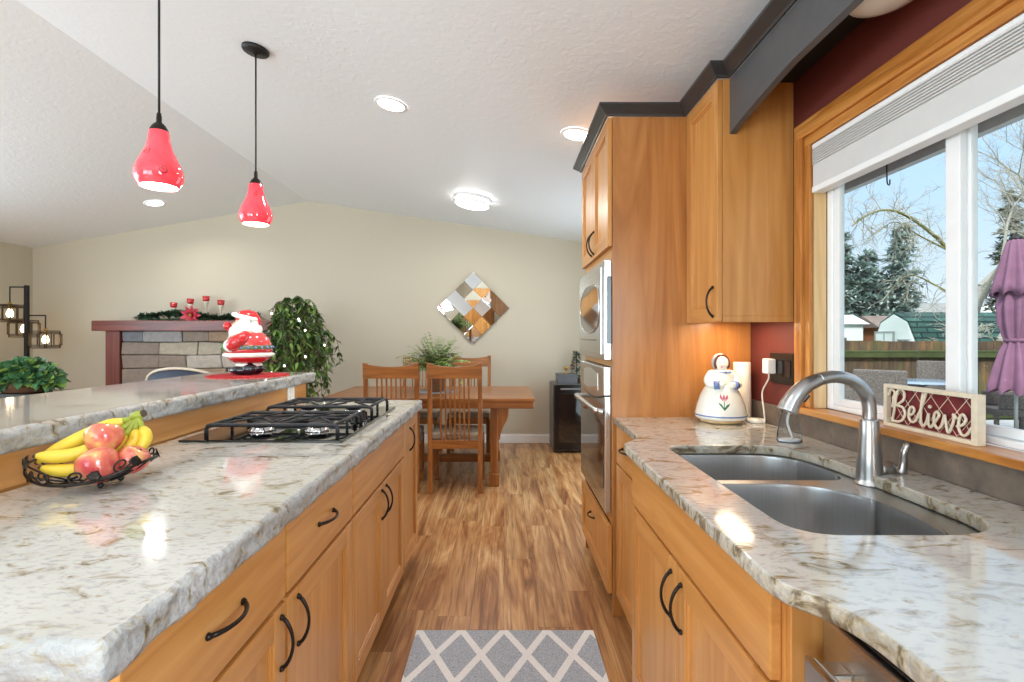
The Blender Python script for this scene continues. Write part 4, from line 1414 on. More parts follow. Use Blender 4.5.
mb = MB(); mb.mat('ceramic_red'); lat2(mb, [(.122, .128), (.127, .14), (.126, .156)], SX, sx=1.04); mb.mat('ceramic_pink'); lat2(mb, [(.124, .155), (.122, .18), (.110, .21), (.09, .235), (.06, .255), (.02, .266)], SX, sx=1.02)
mb.build('coat', None, sa)
mb = MB(); lat2(mb, [(.127, .150), (.129, .154), (.129, .168), (.126, .172)], SX, sx=1.03); mb.build('belt', 'ceramic_green', sa)
for k in range(22):
    a = 2 * PI * k / 22
    mb = MB(); mb.ball((SX + .129 * 1.03 * math.cos(a), SY + .129 * math.sin(a), SZ + .161), .008, 8, 6); mb.build('belt_berry', 'paint_blue', sa)
# head faces -X
HX, HZ = SX - .02, SZ + .295
mb = MB(); mb.ball((HX, SY, HZ), .058, 20, 14, (1, 1, 1.02)); mb.ball((HX - .06, SY, HZ + .002), .014); 
for dy in (-.026, .026): mb.ball((HX - .044, SY + dy, HZ - .006), .02)
mb.build('head', 'skin', sa)
mb = MB()
for dy in (-.02, .02): mb.ball((HX - .0525, SY + dy, HZ + .02), .0062, 10, 8)
mb.build('eyes', 'ceramic_black', sa)
mb = MB()   # beard, hair and moustache in lumpy curls
for (x, y, z, q) in ((-.052, 0, -.055, .045), (-.066, 0, -.095, .04), (-.066, 0, -.13, .028), (-.03, -.045, -.045, .042), (-.03, .045, -.045, .042), (-.045, -.032, -.09, .038), (-.045, .032, -.09, .038),
                     (.0, -.054, -.02, .038), (.0, .054, -.02, .038), (.03, -.045, -.03, .044), (.03, .045, -.03, .044), (.048, 0, -.035, .05), (.055, -.02, -.055, .036), (.055, .02, -.055, .036), (.02, -.05, .01, .032), (.02, .05, .01, .032),
                     (.045, 0, 0, .04), (-.005, -.058, -.05, .034), (-.005, .058, -.05, .034)):
    mb.ball((HX + x, SY + y, HZ + z), q, 14, 10)
for s_ in (-1, 1): mb.ball((HX - .062, SY + s_ * .018, HZ - .022), .018, 12, 8, (.8, 1.3, .7))
mb.build('beard', 'ceramic', sa)
mb = MB(); pts = [(HX + .066 * math.cos(2 * PI * k / 24) + .003, SY + .062 * math.sin(2 * PI * k / 24), HZ + .044 - .25 * .066 * math.cos(2 * PI * k / 24)) for k in range(24)]
mb.tube(pts, .0135, 10, True); mb.build('hat_trim', 'ceramic', sa)
mb = MB(); mb.ball((HX + .010, SY, HZ + .042), .062, 20, 14, (1.08, .98, .72)); mb.tube(spline([(HX + .02, SY, HZ + .060), (HX + .05, SY, HZ + .05), (HX + .074, SY, HZ + .02), (HX + .076, SY, HZ - .015)], 6), [.028 - .0009 * i for i in range(19)], 12); mb.build('hat', 'ceramic_red', sa)
for s_ in (-1, 1):   # arms folded forward with white cuffs and green mittens
    ar = spline([(SX + .02, SY + s_ * .085, SZ + .225), (SX + .005, SY + s_ * .120, SZ + .203), (SX - .022, SY + s_ * .126, SZ + .182), (SX - .050, SY + s_ * .118, SZ + .170)], 6)
    mb = MB(); mb.tube(ar, [.030 + .008 * math.sin(PI * i / (len(ar) - 1)) for i in range(len(ar))], 14); mb.ball(ar[0], .032); a_ = mb.build('sleeve', 'ceramic_red', sa)
    mb = MB(); mb.tube([ar[-1] + Vector((.014, 0, 0)), ar[-1] + Vector((-.014, -s_ * .012, .002))], [.036, .036], 14); mb.build('cuff', 'ceramic', a_)
    mb = MB(); mb.ball(ar[-1] + Vector((-.035, -s_ * .022, -.006)), .03, 14, 10, (1.1, .9, .9)); mb.build('mitten', 'ceramic_green', sa)
mb = MB(); mb.ball((SX - .125, SY, SZ + .285), .026, 12, 10); mb.ball((SX - .125, SY + .03, SZ + .262), .02, 12, 10); mb.build('berries', 'ceramic_red', sa)

sa.scale = (.94, .94, .95)

# ------------------------------------------------------------------ cookie jar lady (faces the camera, a little to the left)
LX, LY, LZ = .935, 2.21, .9145
lj = thing('cookie_jar', 'white ceramic cookie jar shaped like a bonneted woman with a tulip on her skirt', 'jar', (LX, LY, LZ))
L_ = lambda mb, prof, n=36, sx=1, sy=1, cx=0, cy=0: mb.lathe([(r_, LZ + h) for r_, h in prof], (LX + cx, LY + cy, 0), n, sx=sx, sy=sy)
mb = MB(); L_(mb, [(.07, .0), (.082, .003), (.086, .012), (.08, .016)]); mb.build('base', 'jamb', lj)
mb = MB(); L_(mb, [(.08, .012), (.102, .018), (.106, .028), (.105, .038), (.098, .07), (.085, .11), (.068, .145), (.056, .162)]); skt = mb.build('skirt', 'ceramic', lj)
mb = MB(); L_(mb, [(.1056, .030), (.1063, .033), (.1058, .036)], caps=False) if False else mb.lathe([(.1066, LZ + .030), (.1072, LZ + .033), (.1062, LZ + .036)], (LX, LY, 0), 36, caps=False); mb.build('hem_line', 'paint_blue', skt)
mb = MB(); L_(mb, [(.056, .160), (.054, .175), (.055, .195), (.050, .21), (.034, .222), (.02, .228)], sx=1.05, sy=.85); mb.build('bodice', 'ceramic', lj)
mb = MB(); mb.ball((LX, LY - .006, LZ + .251), .029, 18, 14, (.92, .95, 1.15)); mb.ball((LX - .008, LY - .034, LZ + .249), .0045, 8, 6); mb.build('head', 'face_white', lj)
mb = MB()
for dx in (-.016, .003): mb.ball((LX + dx, LY - .0325 + (dx == .003) * .0, LZ + .258), .003, 8, 6, (1, .6, .8))
mb.build('eyes', 'hair_brown', lj)
mb = MB(); mb.ball((LX - .008, LY - .032, LZ + .238), .004, 8, 6, (1.4, .6, .6)); mb.build('mouth', 'paint_pink', lj)
mb = MB(); pts = [(LX + .03 * math.sin(a), LY - .012, LZ + .252 + .036 * math.cos(a)) for a in [-2.2 + 4.4 * k / 14 for k in range(15)]]
mb.tube(pts, .0055, 8); mb.build('hair', 'hair_brown', lj)
mb = MB(); mb.ball((LX + .003, LY + .01, LZ + .256), .037, 20, 14, (1, .95, 1.05)); mb.build('bonnet', 'paint_grey', lj)
for s_ in (-1, 1):
    am = spline([(LX + s_ * .040, LY - .0, LZ + .206), (LX + s_ * .060, LY - .015, LZ + .18), (LX + s_ * .054, LY - .042, LZ + .162), (LX + s_ * .012, LY - .066, LZ + .165)], 5)
    mb = MB(); mb.tube(am, [.018, .0185, .019, .019, .019, .0185, .018, .018, .0175, .017, .016, .015, .015, .014, .013, .012][:len(am)], 12); mb.ball(am[0], .019, 12, 8); a_ = mb.build('arm', 'ceramic', lj)
    mb = MB(); mb.tube([am[-5], am[-3]], [.0185, .0175], 12); mb.build('cuff', 'paint_blue', a_)
mb = MB()
for s_ in (-1, 1): mb.ball((LX + .012 + s_ * .008, LY - .043, LZ + .216), .007, 8, 6, (1.3, .5, .8))
mb.tube([(LX - .03, LY - .038, LZ + .218), (LX + .012, LY - .045, LZ + .214)], .0025, 6); mb.build('bow', 'paint_blue', lj)
def onskirt(u, h):      # point on the skirt front, u = angle from the camera side
    pr = [(.105, .038), (.098, .07), (.085, .11), (.068, .145)]
    rr = .1
    for (r0, h0), (r1, h1) in zip(pr, pr[1:]):
        if h0 <= h <= h1: rr = r0 + (r1 - r0) * (h - h0) / (h1 - h0)
    a = -PI / 2 - .38 + u
    return Vector((LX + (rr + .0012) * math.cos(a), LY + (rr + .0012) * math.sin(a), LZ + h))
def decal(shape, m_):
    mb = MB(); vs = [mb.v(onskirt(u / .09, h)) for u, h in shape]; mb.face(vs); return mb.build('painted_tulip', m_, skt)
for o_ in (-.012, 0, .012): decal([(.012 + o_ * .3, .098), (.006 + o_, .112), (.012 + o_ * 1.3, .128), (.018 + o_, .112)], 'paint_pink')
decal([(.0105, .062), (.0105, .098), (.0135, .098), (.0135, .062)], 'paint_green')
decal([(.012, .06), (-.006, .085), (-.012, .094), (.002, .086), (.012, .07)], 'paint_green'); decal([(.012, .06), (.012, .07), (.022, .084), (.035, .09), (.028, .078)], 'paint_green')

# white cylinder with its charger
hm = thing('electric_candle', 'slim white cylinder standing behind the cookie jar in the corner', 'gadget', (1.062, 2.285, .9142))
mb = MB(); mb.lathe([(.037, .916), (.0385, .92), (.0365, 1.165), (.034, 1.1685), (.03, 1.166), (.01, 1.164)], (1.062, 2.285, 0), 28); mb.build('body', 'candle_wax', hm)
cb = thing('charger', 'white plug charger on the dark wall plate, its cable hanging to a puck', 'charger', (1.12, 2.14, 1.2))
mb = MB(); mb.box(1.083, 1.1195, 2.105, 2.15, 1.128, 1.19, .006, 3); mb.build('plug', 'plastic_white', cb)
mb = MB(); mb.tube(spline([(1.10, 2.128, 1.128), (1.10, 2.13, 1.105), (1.10, 2.175, 1.055), (1.10, 2.18, 1.02), (1.10, 2.165, .96), (1.10, 2.16, .924), (1.095, 2.17, .9175), (1.09, 2.18, .9175)], 6), .0032, 8); mb.build('cable', 'plastic_white', cb)
mb = MB(); mb.lathe([(.034, .9145), (.036, .918), (.034, .93), (.01, .932)], (1.08, 2.195, 0), 24, ); mb.build('puck', 'plastic_white', cb)
op = thing('wall_plate', 'dark bronze triple wall plate beside the window casing', 'outlet', (1.129, 2.075, 1.15))
mb = MB(); mb.box(1.1205, 1.1295, 1.985, 2.16, 1.09, 1.215, .003, 2); mb.build('plate', 'mat_bronze', op)
for y in (2.015, 2.07):
    mb = MB(); mb.box(1.117, 1.1203, y - .016, y + .016, 1.118, 1.186, .002); mb.build('rocker', 'black_gloss', op)

# clear soap bottle
sb = thing('soap_bottle', 'small clear plastic bottle standing on the worktop behind the faucet spout', 'bottle', (.998, 1.79, .9145))
mb = MB(); mb.lathe([(.040, .9150), (.043, .92), (.041, .95), (.034, .985), (.027, 1.012), (.026, 1.0255)], (.998, 1.79, 0), 28, sy=.7); mb.build('bottle', 'clear', sb)
mb = MB(); mb.lathe([(.027, 1.026), (.027, 1.036), (.012, 1.038), (.009, 1.045)], (.998, 1.79, 0), 20); mb.tube([(.998, 1.79, 1.040), (.998, 1.79, 1.046), (.985, 1.79, 1.046)], .006, 8); mb.build('pump', 'plastic_white', sb)
mb = MB(); mb.tube(spline([(.998, 1.79, 1.02), (.99, 1.788, .98), (1.008, 1.786, .926)], 5), .004, 8); mb.build('dip_tube', 'plastic_white', sb)
mb = MB(); mb.lathe([(.036, .9157), (.038, .918), (.0385, .924)], (.998, 1.79, 0), 24, sy=.68); mb.build('soap', 'paper_white', sb)

# ------------------------------------------------------------------ "Believe" sign on the sill
sg = thing('sign', 'framed whitewashed sign reading Believe in script on the window sill', 'sign', (1.13, 1.36, 1.0202))
y0_, y1_, z0_, z1_ = 1.512, 1.213, 1.0203, 1.1425
mb = MB()
for a, b, c, d in ((y0_ - .012, y0_, z0_, z1_), (y1_, y1_ + .016, z0_, z1_), (y1_ + .016, y0_ - .012, z0_, z0_ + .011), (y1_ + .016, y0_ - .012, z1_ - .011, z1_)):
    mb.box(1.120, 1.1425, a, b, c, d, .0012)
mb.build('frame', 'sign_cream', sg)
mb = MB(); mb.box(1.134, 1.139, y1_ + .015, y0_ - .011, z0_ + .01, z1_ - .01); bk = mb.build('panel', 'red_print', sg)
mb = MB()
def clipline(ya, za, yb, zb): mb.tube([(1.1335, ya, za), (1.1335, yb, zb)], .0009, 5)
yl, yr, zl, zh = y1_ + .016, y0_ - .012, z0_ + .011, z1_ - .011
H_ = zh - zl
for k in range(-1, 7):
    ya = yl + k * .052
    for s_ in (1, -1):
        p0, p1 = ya, ya + s_ * .085
        t0, t1 = 0, 1
        for lim, sgn in ((yl, 1), (yr, -1)):
            pass
        seg = []
        for q in range(21):
            t = q / 20; yy = p0 + (p1 - p0) * t
            if yl <= yy <= yr: seg.append((yy, zl + H_ * t))
        if len(seg) > 1: clipline(seg[0][0], seg[0][1], seg[-1][0], seg[-1][1])
mb.build('lattice', 'sign_cream', sg)
strokes = [[(.045, .02), (.075, .35), (.105, .75), (.135, .98)], [(.0, .78), (.04, .97), (.085, .88), (.06, .70)],
           [(.05, .45), (.085, .8), (.16, .99), (.215, .90), (.20, .70), (.115, .53), (.19, .50), (.225, .33), (.18, .12), (.09, .06), (.03, .14)],
           [(.265, .30), (.32, .36), (.345, .48), (.315, .56), (.28, .46), (.275, .25), (.315, .14), (.365, .22), (.42, .5), (.47, .85), (.485, 1.0), (.455, .98), (.43, .6), (.425, .22), (.45, .10), (.49, .2), (.52, .46)],
           [(.52, .46), (.515, .2), (.54, .10), (.575, .2), (.62, .36), (.64, .46), (.615, .54), (.585, .44), (.585, .22), (.625, .11), (.67, .22), (.70, .50)],
           [(.70, .50), (.715, .3), (.735, .08), (.76, .12), (.80, .4), (.795, .54), (.83, .44)],
           [(.83, .26), (.89, .32), (.925, .46), (.895, .58), (.86, .48), (.85, .24), (.885, .08), (.93, .1), (.985, .3)]]
mb = MB()
for st in strokes:
    pts = spline([(1.1275, yr - (yr - yl) * u, zl + H_ * w) for u, w in st], 6)
    mb.tube(pts, .0036, 8, squash=(.9, 1, 1))
mb.ball((1.1275, yr - (yr - yl) * .535, zl + H_ * .64), .0048, 10, 8)
mb.build('lettering', 'sign_cream', sg)

# ------------------------------------------------------------------ rug
mb = MB(); mb.box(-.38, .388, .92, 2.22, .0008, .010, .003, 2)
o = mb.build('rug', 'rug', None, (.0, 2.22, .0008)); tag(o, 'grey rug with white trellis pattern on the plank floor between the cabinets', 'rug')

# ------------------------------------------------------------------ dining table
TX0, TX1, TY0, TY1, TZ = -1.57, .262, 4.33, 5.40, .76
dt = thing('dining_table', 'oak mission dining table on slatted trestle ends beyond the island', 'table', (-.65, 4.86, 0))
mb = MB(); mb.mat('oak_x'); mb.box(TX0, TX1, TY0, TY1, TZ - .028, TZ, .005, 2); mb.build('tabletop', None, dt)
mb = MB(); mb.mat('oak_x')
mb.box(TX0 + .012, TX1 - .012, TY0 + .012, TY0 + .034, TZ - .088, TZ - .0285, .003); mb.box(TX0 + .012, TX1 - .012, TY1 - .034, TY1 - .012, TZ - .088, TZ - .0285, .003)
mb.mat('oak_y'); mb.box(TX0 + .012, TX0 + .034, TY0 + .034, TY1 - .034, TZ - .088, TZ - .0285, .003); mb.box(TX1 - .034, TX1 - .012, TY0 + .034, TY1 - .034, TZ - .088, TZ - .0285, .003)
mb.build('apron', None, dt)
for xc, sg in ((-.085, 1), (-1.22, -1)):
    for yc in (4.42, 5.31):
        mb = MB(); mb.box(xc - .032, xc + .032, yc - .032, yc + .032, .05, TZ - .089, .004); mb.box(xc - .045, xc + .045, yc - .045, yc + .045, .001, .11, .006)
        # curved corbel on the outer face
        pf = [(TZ - .0895, xc + sg * .032), (TZ - .0895, xc + sg * .125), (TZ - .15, xc + sg * .122), (TZ - .20, xc + sg * .108), (TZ - .25, xc + sg * .075), (TZ - .30, xc + sg * .055), (TZ - .36, xc + sg * .05), (TZ - .36, xc + sg * .032)]
        mb.prism(pf if sg < 0 else pf[::-1], yc - .03, yc + .03, 'y', bev=.003)
        mb.build('leg', 'oak_z', dt)
    mb = MB(); mb.mat('oak_y'); mb.box(xc - .02, xc + .02, 4.452, 5.278, .10, .17, .003); mb.box(xc - .02, xc + .02, 4.452, 5.278, .56, .64, .003)
    mb.mat('oak_z')
    for k in range(7): mb.box(xc - .01, xc + .01, 4.53 + k * .105, 4.57 + k * .105, .17, .56)
    mb.build('slatted_end', None, dt)
mb = MB(); mb.box(-1.2, -.105, 4.835, 4.895, .10, .17, .003); mb.build('stretcher', 'oak_x', dt)

def make_chair(label):
    t = thing('dining_chair', label, 'chair', (0, 0, 0), 'oak dining chairs round the table')
    w = .205
    def post(sx):
        mb = MB(); x = sx * w
        pts = [(-.21, .001), (-.205, .44), (-.225, .75), (-.262, 1.068)]
        for (y0, z0), (y1, z1) in zip(pts, pts[1:]):
            mb.bar((x, y0, z0), (x, y1, z1 + (.004 if z1 < 1 else 0)), .036, .034, bev=.003, up=(0, 1, 0))
        return mb.build('leg', 'oak_z', t)
    post(1); post(-1)
    for sx in (1, -1):
        mb = MB(); mb.bar((sx * w, .20, .001), (sx * w, .20, .425), .038, .038, bev=.003); mb.build('leg', 'oak_z', t)
        mb = MB(); mb.mat('oak_y'); mb.bar((sx * w, -.19, .40), (sx * w, .182, .40), .024, .06, bev=.002); mb.bar((sx * w, -.19, .13), (sx * w, .182, .13), .02, .04, bev=.002)
        mb.mat('oak_z')
        for k in range(4): mb.bar((sx * w, -.115 + k * .08, .15), (sx * w, -.115 + k * .08, .372), .012, .02)
        mb.build('side_frame', None, t)
    mb = MB(); mb.mat('oak_x'); mb.bar((-w + .018, .2, .40), (w - .018, .2, .40), .024, .06, bev=.002); mb.build('seat_rail', None, t)
    mb = MB(); mb.bar((-w + .016, -.205, .40), (w - .016, -.205, .40), .024, .07, bev=.002); mb.build('seat_rail', 'oak_x', t)
    # crest with a dipped top edge, lower rail, nine slim slats
    mb = MB(); mb.mat('oak_x')
    top = [(w + .018 - 2 * (w + .018) * k / 14, 1.072 - .034 * (1 - (2 * k / 14 - 1) ** 2) ** .8) for k in range(15)]
    A = top + [(-w - .018, .945), (w + .018, .945)]
    vs0 = mb.prism([(x, z) for x, z in A], -.013, .013, 'z')
    mt_ = Matrix.Translation((0, -.262, 1.01)) @ Matrix.Rotation(PI / 2 + .115, 4, 'X') @ Matrix.Translation((0, -1.01, 0))
    bmesh.ops.transform(mb.bm, matrix=mt_, verts=vs0)
    mb.build('crest_rail', None, t)
    mb = MB(); mb.mat('oak_z')
    for k in range(7):
        x = -.114 + k * .038
        mb.bar((x, -.207, .43), (x, -.225, .74), .014, .010, up=(0, 1, 0)); mb.bar((x, -.225, .738), (x, -.25, .96), .014, .010, up=(0, 1, 0))
    mb.build('back_slats', None, t)
    mb = MB(); mb.box(-w - .015, w + .015, -.185, .225, .432, .487, .022, 4); mb.build('cushion', 'cushion', t)
    return t


ch = make_chair('oak slat-back dining chair in the aisle side, its whole back seen from behind')
spots = [(-.40, 4.40, 0, None), (-.93, 4.40, .06, 'oak slat-back dining chair half hidden by the island worktop and cooktop'),
         (-.372, 5.56, PI, 'oak dining chair across the table, behind the right side of the fern'), (-.92, 5.56, PI, 'oak dining chair across the table, behind the left side of the fern')]
for x, y, a, lb in spots:
    o = ch if lb is None else copy_tree(ch)
    o.location = (x, y, 0); o.rotation_euler = (0, 0, a)
    if lb: o['label'] = lb

# fern in a woven basket on a grey doily
mb = MB(); mb.lathe([(.19, TZ + .001), (.192, TZ + .003), (.02, TZ + .004)], (-.64, 4.86, 0), 32); tag(mb.build('doily', 'mat_grey', None, (-.64, 4.86, TZ)), 'grey doily under the fern basket on the dining table', 'mat')
FXc, FYc, FZc = -.64, 4.84, TZ + .0045
fn = thing('potted_fern', 'bushy green fern in a brown woven basket on the dining table', 'plant', (FXc, FYc, FZc))
mb = MB(); mb.lathe([(.07, FZc), (.075, FZc + .005), (.088, FZc + .19), (.092, FZc + .2), (.088, FZc + .205), (.08, FZc + .19)], (FXc, FYc, 0), 28); mb.build('basket', 'wicker_brown', fn)
mb = MB()
for i in range(85):
    a = R.uniform(0, 2 * PI); el = R.uniform(.42, 1.4); L = R.uniform(.32, .50)
    d = Vector((math.cos(a) * math.cos(el), math.sin(a) * math.cos(el), math.sin(el)))
    p0 = Vector((FXc + R.uniform(-.05, .05), FYc + R.uniform(-.05, .05), FZc + .20))
    mb.mat('leaf_fern' if R.random() < .6 else 'leaf_light')
    pts = [p0 + d * (L * t) + Vector((0, 0, -L * .62 * t * t * (1.2 - el * .6))) for t in [k / 9 for k in range(10)]]
    mb.tube(pts, .0018, 4)
    for k in range(1, 10):
        tg = (pts[k] - pts[k - 1]).normalized()
        for s_ in (-1, 1):
            sd = tg.cross(Vector((0, 0, 1))); sd.normalize()
            mb.leaf(pts[k], sd * s_ + tg * .5 + Vector((0, 0, R.uniform(-.2, .2))), .10 * (1 - .7 * k / 9), .024, .3)
for i in range(5):
    a = R.uniform(0, 6.28)
    mb.leaf((FXc, FYc, FZc + .2), (math.cos(a) * .7, math.sin(a) * .7, 1), .36, .014, .1)
mb.build('fronds', None, fn, recalc=False)

# diamond mirror of tilted square tiles on the far wall
mr = thing('diamond_mirror', 'diamond wall mirror pieced from tilted mirror tiles above the dining table', 'mirror', (-.37, YF - .03, 1.63))
mb = MB(); h = .43
mb.prism([(1.63, -.37 - h), (1.63 + h, -.37), (1.63, -.37 + h), (1.63 - h, -.37)], YF - .022, YF - .002, 'y'); mb.build('backing', 'black_paint', mr)
# pieces given on a 4 x 4 grid inside the rotated square, u to the upper right, w to the upper left
pieces = [((3, 4), (3, 4), .0, .11), ((2, 3), (3, 4), -.22, -.05), ((3, 4), (2, 3), .062, -.035), ((2, 3), (2, 3), .04, -.015), ((1, 2), (2.0, 4), .05, .13), ((0, 1), (2.5, 4), -.30, -.10),
          ((2, 3), (1, 2), .07, .09), ((3, 4), (0, 2), .12, -.045), ((1, 2), (1, 2), .075, -.085), ((2, 3), (0, 1), .21, -.01), ((0, 1), (1, 2.5), .045, -.16), ((0, 1), (0, 1), .085, -.12), ((1, 2), (0, 1), .055, -.055)]
s2 = h / 4
for (u0, u1), (w0, w1), tx_, tz_ in pieces:
    ang = (tx_ + tz_, tz_ - tx_)
    g = .006
    cu, cw_ = (u0 + u1) / 2, (w0 + w1) / 2
    def P_(u, w, dpt):
        X = -.37 + (u - w) * s2; Z = 1.63 - h + (u + w) * s2
        return (X, YF - .030 - dpt + (u - cu) * ang[0] * s2 + (w - cw_) * ang[1] * s2, Z)
    mb = MB()
    cs = ((u0 + g, w0 + g), (u1 - g, w0 + g), (u1 - g, w1 - g), (u0 + g, w1 - g))
    fr_ = [mb.v(P_(u, w, .014)) for u, w in cs]; bk_ = [mb.v((P_(u, w, 0)[0], YF - .0225, P_(u, w, 0)[2])) for u, w in cs]
    mb.face(fr_); mb.face(bk_[::-1])
    for k in range(4): mb.face([fr_[k], bk_[k], bk_[(k + 1) % 4], fr_[(k + 1) % 4]])
    mb.build('mirror_tile', 'mirror', mr)

# wine cooler with a box, a small cup and a little tree on top
wc = thing('wine_cooler', 'small black wine cooler with a glass door standing by the far wall', 'fridge', (.76, 5.86, 0))
mb = MB(); mb.box(.56, .97, 5.665, 6.14, .02, .755, .004); mb.mat('grey_casing'); mb.box(.545, .56, 5.67, 6.14, .02, .755, .002); mb.build('cabinet', 'black_gloss', wc)
mb = MB(); mb.box(.552, .97, 5.62, 5.664, .04, .752, .005, 2); d_ = mb.build('door', 'black_gloss', wc)
mb = MB(); mb.box(.60, .93, 5.617, 5.6195, .12, .66, .001); mb.build('pane', 'black_glass', d_)
mb = MB(); mb.box(.62, .9, 5.617, 5.6195, .70, .72, .001); mb.build('display', 'grey_casing', d_)
for x in (.6, .92):
    for y in (5.7, 6.1):
        mb = MB(); mb.lathe([(.018, .001), (.018, .0195)], (x, y, 0), 12); mb.build('foot', 'black_metal', wc)
bx = thing('box', 'black lidded box on top of the wine cooler', 'box', (.70, 5.78, .7555))
mb = MB(); mb.box(.595, .815, 5.68, 5.9, .756, .845, .004, 2); mb.build('body', 'black_paint', bx)
mb = MB(); mb.box(.59, .82, 5.675, 5.905, .8455, .868, .004, 2); mb.build('lid', 'black_paint', bx)
mb = MB(); mb.lathe([(.022, .8685), (.022, .876), (.008, .884), (.006, .90), (.012, .908), (.026, .924), (.03, .945), (.025, .944), (.01, .925)], (.70, 5.77, 0), 20)
for s_ in (-1, 1): mb.tube(spline([(.70 + s_ * .026, 5.77, .938), (.70 + s_ * .04, 5.77, .935), (.70 + s_ * .036, 5.77, .915), (.70 + s_ * .018, 5.77, .912)], 5), .0028, 6)
tag(mb.build('trophy', 'gold', None, (.70, 5.77, .8685)), 'tiny brass cup on the black box over the wine cooler', 'trophy')
tt = thing('tabletop_tree', 'little green artificial tree with red dots beside the black box', 'plant', (.845, 5.97, .7555))
mb = MB(); mb.lathe([(.05, .756), (.055, .80), (.045, .80)], (.845, 5.97, 0), 18); mb.build('pot', 'wicker_brown', tt)
mb = MB(); mb.mat('leaf_garland'); mb.tube([(.845, 5.97, .8), (.845, 5.97, 1.12)], .006, 6)
for i in range(420):
    t = R.random(); a = R.uniform(0, 6.28); rr = (.10 * (1 - t) + .012)
    p0 = Vector((.845 + rr * .5 * math.cos(a), 5.97 + rr * .5 * math.sin(a), .80 + .32 * t))
    mb.leaf(p0, (math.cos(a), math.sin(a), R.uniform(-.3, .5)), .05, .014, .2)
mb.mat('ceramic_red')
for i in range(14):
    t = R.random(); a = R.uniform(2.5, 5.5); rr = .09 * (1 - t) + .016
    mb.ball((.845 + rr * math.cos(a), 5.97 + rr * math.sin(a), .81 + .27 * t), .008, 8, 6)
mb.build('foliage', None, tt, recalc=False)

# ------------------------------------------------------------------ fireplace on the far wall
fp = thing('fireplace', 'stone fireplace with a cherry wood mantel and legs on the far wall', 'fireplace', (-3.6, 5.95, 0))
MX0, MX1, FYf = -4.70, -2.42, 5.87
mb = MB(); mb.box(MX0, MX1, FYf - .04, YF - .002, 1.35, 1.468, .006, 2); mb.build('mantel', 'mantel', fp)
for x in (MX0 + .13, MX1 - .29):
    mb = MB(); mb.box(x, x + .16, FYf, YF - .002, .001, 1.349, .004, 2); mb.build('pilaster', 'mantel_z', fp)
rs = random.Random(5)
bm_ = MB(); bm_.mat('stone')
tone = bm_.bm.loops.layers.color.new('tone')
sx0, sx1 = MX0 + .292, MX1 - .292
bm_.box(sx0, sx1, FYf + .075, YF - .002, .001, 1.349)
z = .001
while z < 1.33:
    hgt = rs.choice((.19, .24, .15, .21)); 
    if z + hgt > 1.349 or 1.349 - z - hgt < .08: hgt = 1.349 - z
    x = sx0
    while x < sx1 - .01:
        wd = rs.uniform(.2, .46)
        if x + wd > sx1 - .1: wd = sx1 - x
        cells = [(z, z + hgt)]
        if hgt > .16 and rs.random() < .35: cells = [(z, z + hgt * .55), (z + hgt * .55, z + hgt)]
        for za, zb in cells:
            pr = rs.uniform(.0, .03)
            vs_ = bm_.box(x + .004, x + wd - .004, FYf + .015 - pr + .02, FYf + .09, za + .004, zb - .004, .014, 2)
            for v_ in vs_:
                if v_.co.y < FYf + .07: v_.co += Vector((noise.noise(v_.co * 9) * .012, noise.noise(v_.co * 7 + Vector((3, 1, 2))) * .02, noise.noise(v_.co * 8 + Vector((9, 2, 5))) * .012))
        x += wd
    z += hgt
cols = {}
for f in bm_.bm.faces:
    pass
isl, seen = [], set()
bm_.bm.faces.ensure_lookup_table()
for f in bm_.bm.faces:
    if f in seen: continue
    st, grp = [f], []
    seen.add(f)
    while st:
        q = st.pop(); grp.append(q)
        for e in q.edges:
            for k in e.link_faces:
                if k not in seen: seen.add(k); st.append(k)
    isl.append(grp)
pal = [S(204, 203, 202), S(184, 186, 190), S(214, 208, 198), S(196, 188, 180), S(172, 176, 184), S(220, 216, 210), S(204, 190, 174)]
for k, grp in enumerate(isl):
    c = rs.choice(pal) if k else S(176, 174, 170)
    for f in grp:
        for l in f.loops: l[tone] = c
bm_.build('stone_face', None, fp)

ga = thing('garland', 'green leafy garland lying along the mantel', 'garland', (-3.6, 5.98, 1.4685))
mb = MB()
for i in range(760):
    t = R.random(); x = -4.25 + 1.4 * t
    c = Vector((x, 5.97 + .03 * math.sin(x * 9), 1.52 + .03 * math.sin(x * 5.3) * math.sin(x * 2.1)))
    a = R.uniform(0, 2 * PI); e = R.uniform(-.3, 1.2)
    mb.leaf(c, (math.cos(a) * math.cos(e), .6 * math.sin(a) * math.cos(e), math.sin(e)), R.uniform(.05, .1), .034, .3)
mb.tube([(-4.25 + .1 * k, 5.97 + .03 * math.sin((-4.25 + .1 * k) * 9), 1.485) for k in range(15)], .012, 6)
mb.build('leaves', 'leaf_garland', ga, recalc=False)
pn = thing('poinsettia', 'pink-red poinsettia bloom in the middle of the mantel garland', 'flower', (-3.61, 5.90, 1.53))
mb = MB()
for ring, (n, L, el) in enumerate(((9, .13, .15), (8, .11, .5), (6, .07, .9))):
    for k in range(n):
        a = 2 * PI * k / n + ring * .3
        d = Vector((math.cos(a) * math.cos(el), -math.sin(el), math.sin(a) * math.cos(el)))
        mb.leaf((-3.61, 5.91, 1.535), d, L, .05, .05, .2, (0, -1, 0))
mb.build('petals', 'poinsettia', pn, recalc=False)
mb = MB()
for k in range(6): mb.ball((-3.61 + .012 * math.cos(k), 5.885, 1.535 + .012 * math.sin(k)), .008, 8, 6)
mb.build('centre', 'gold', pn)
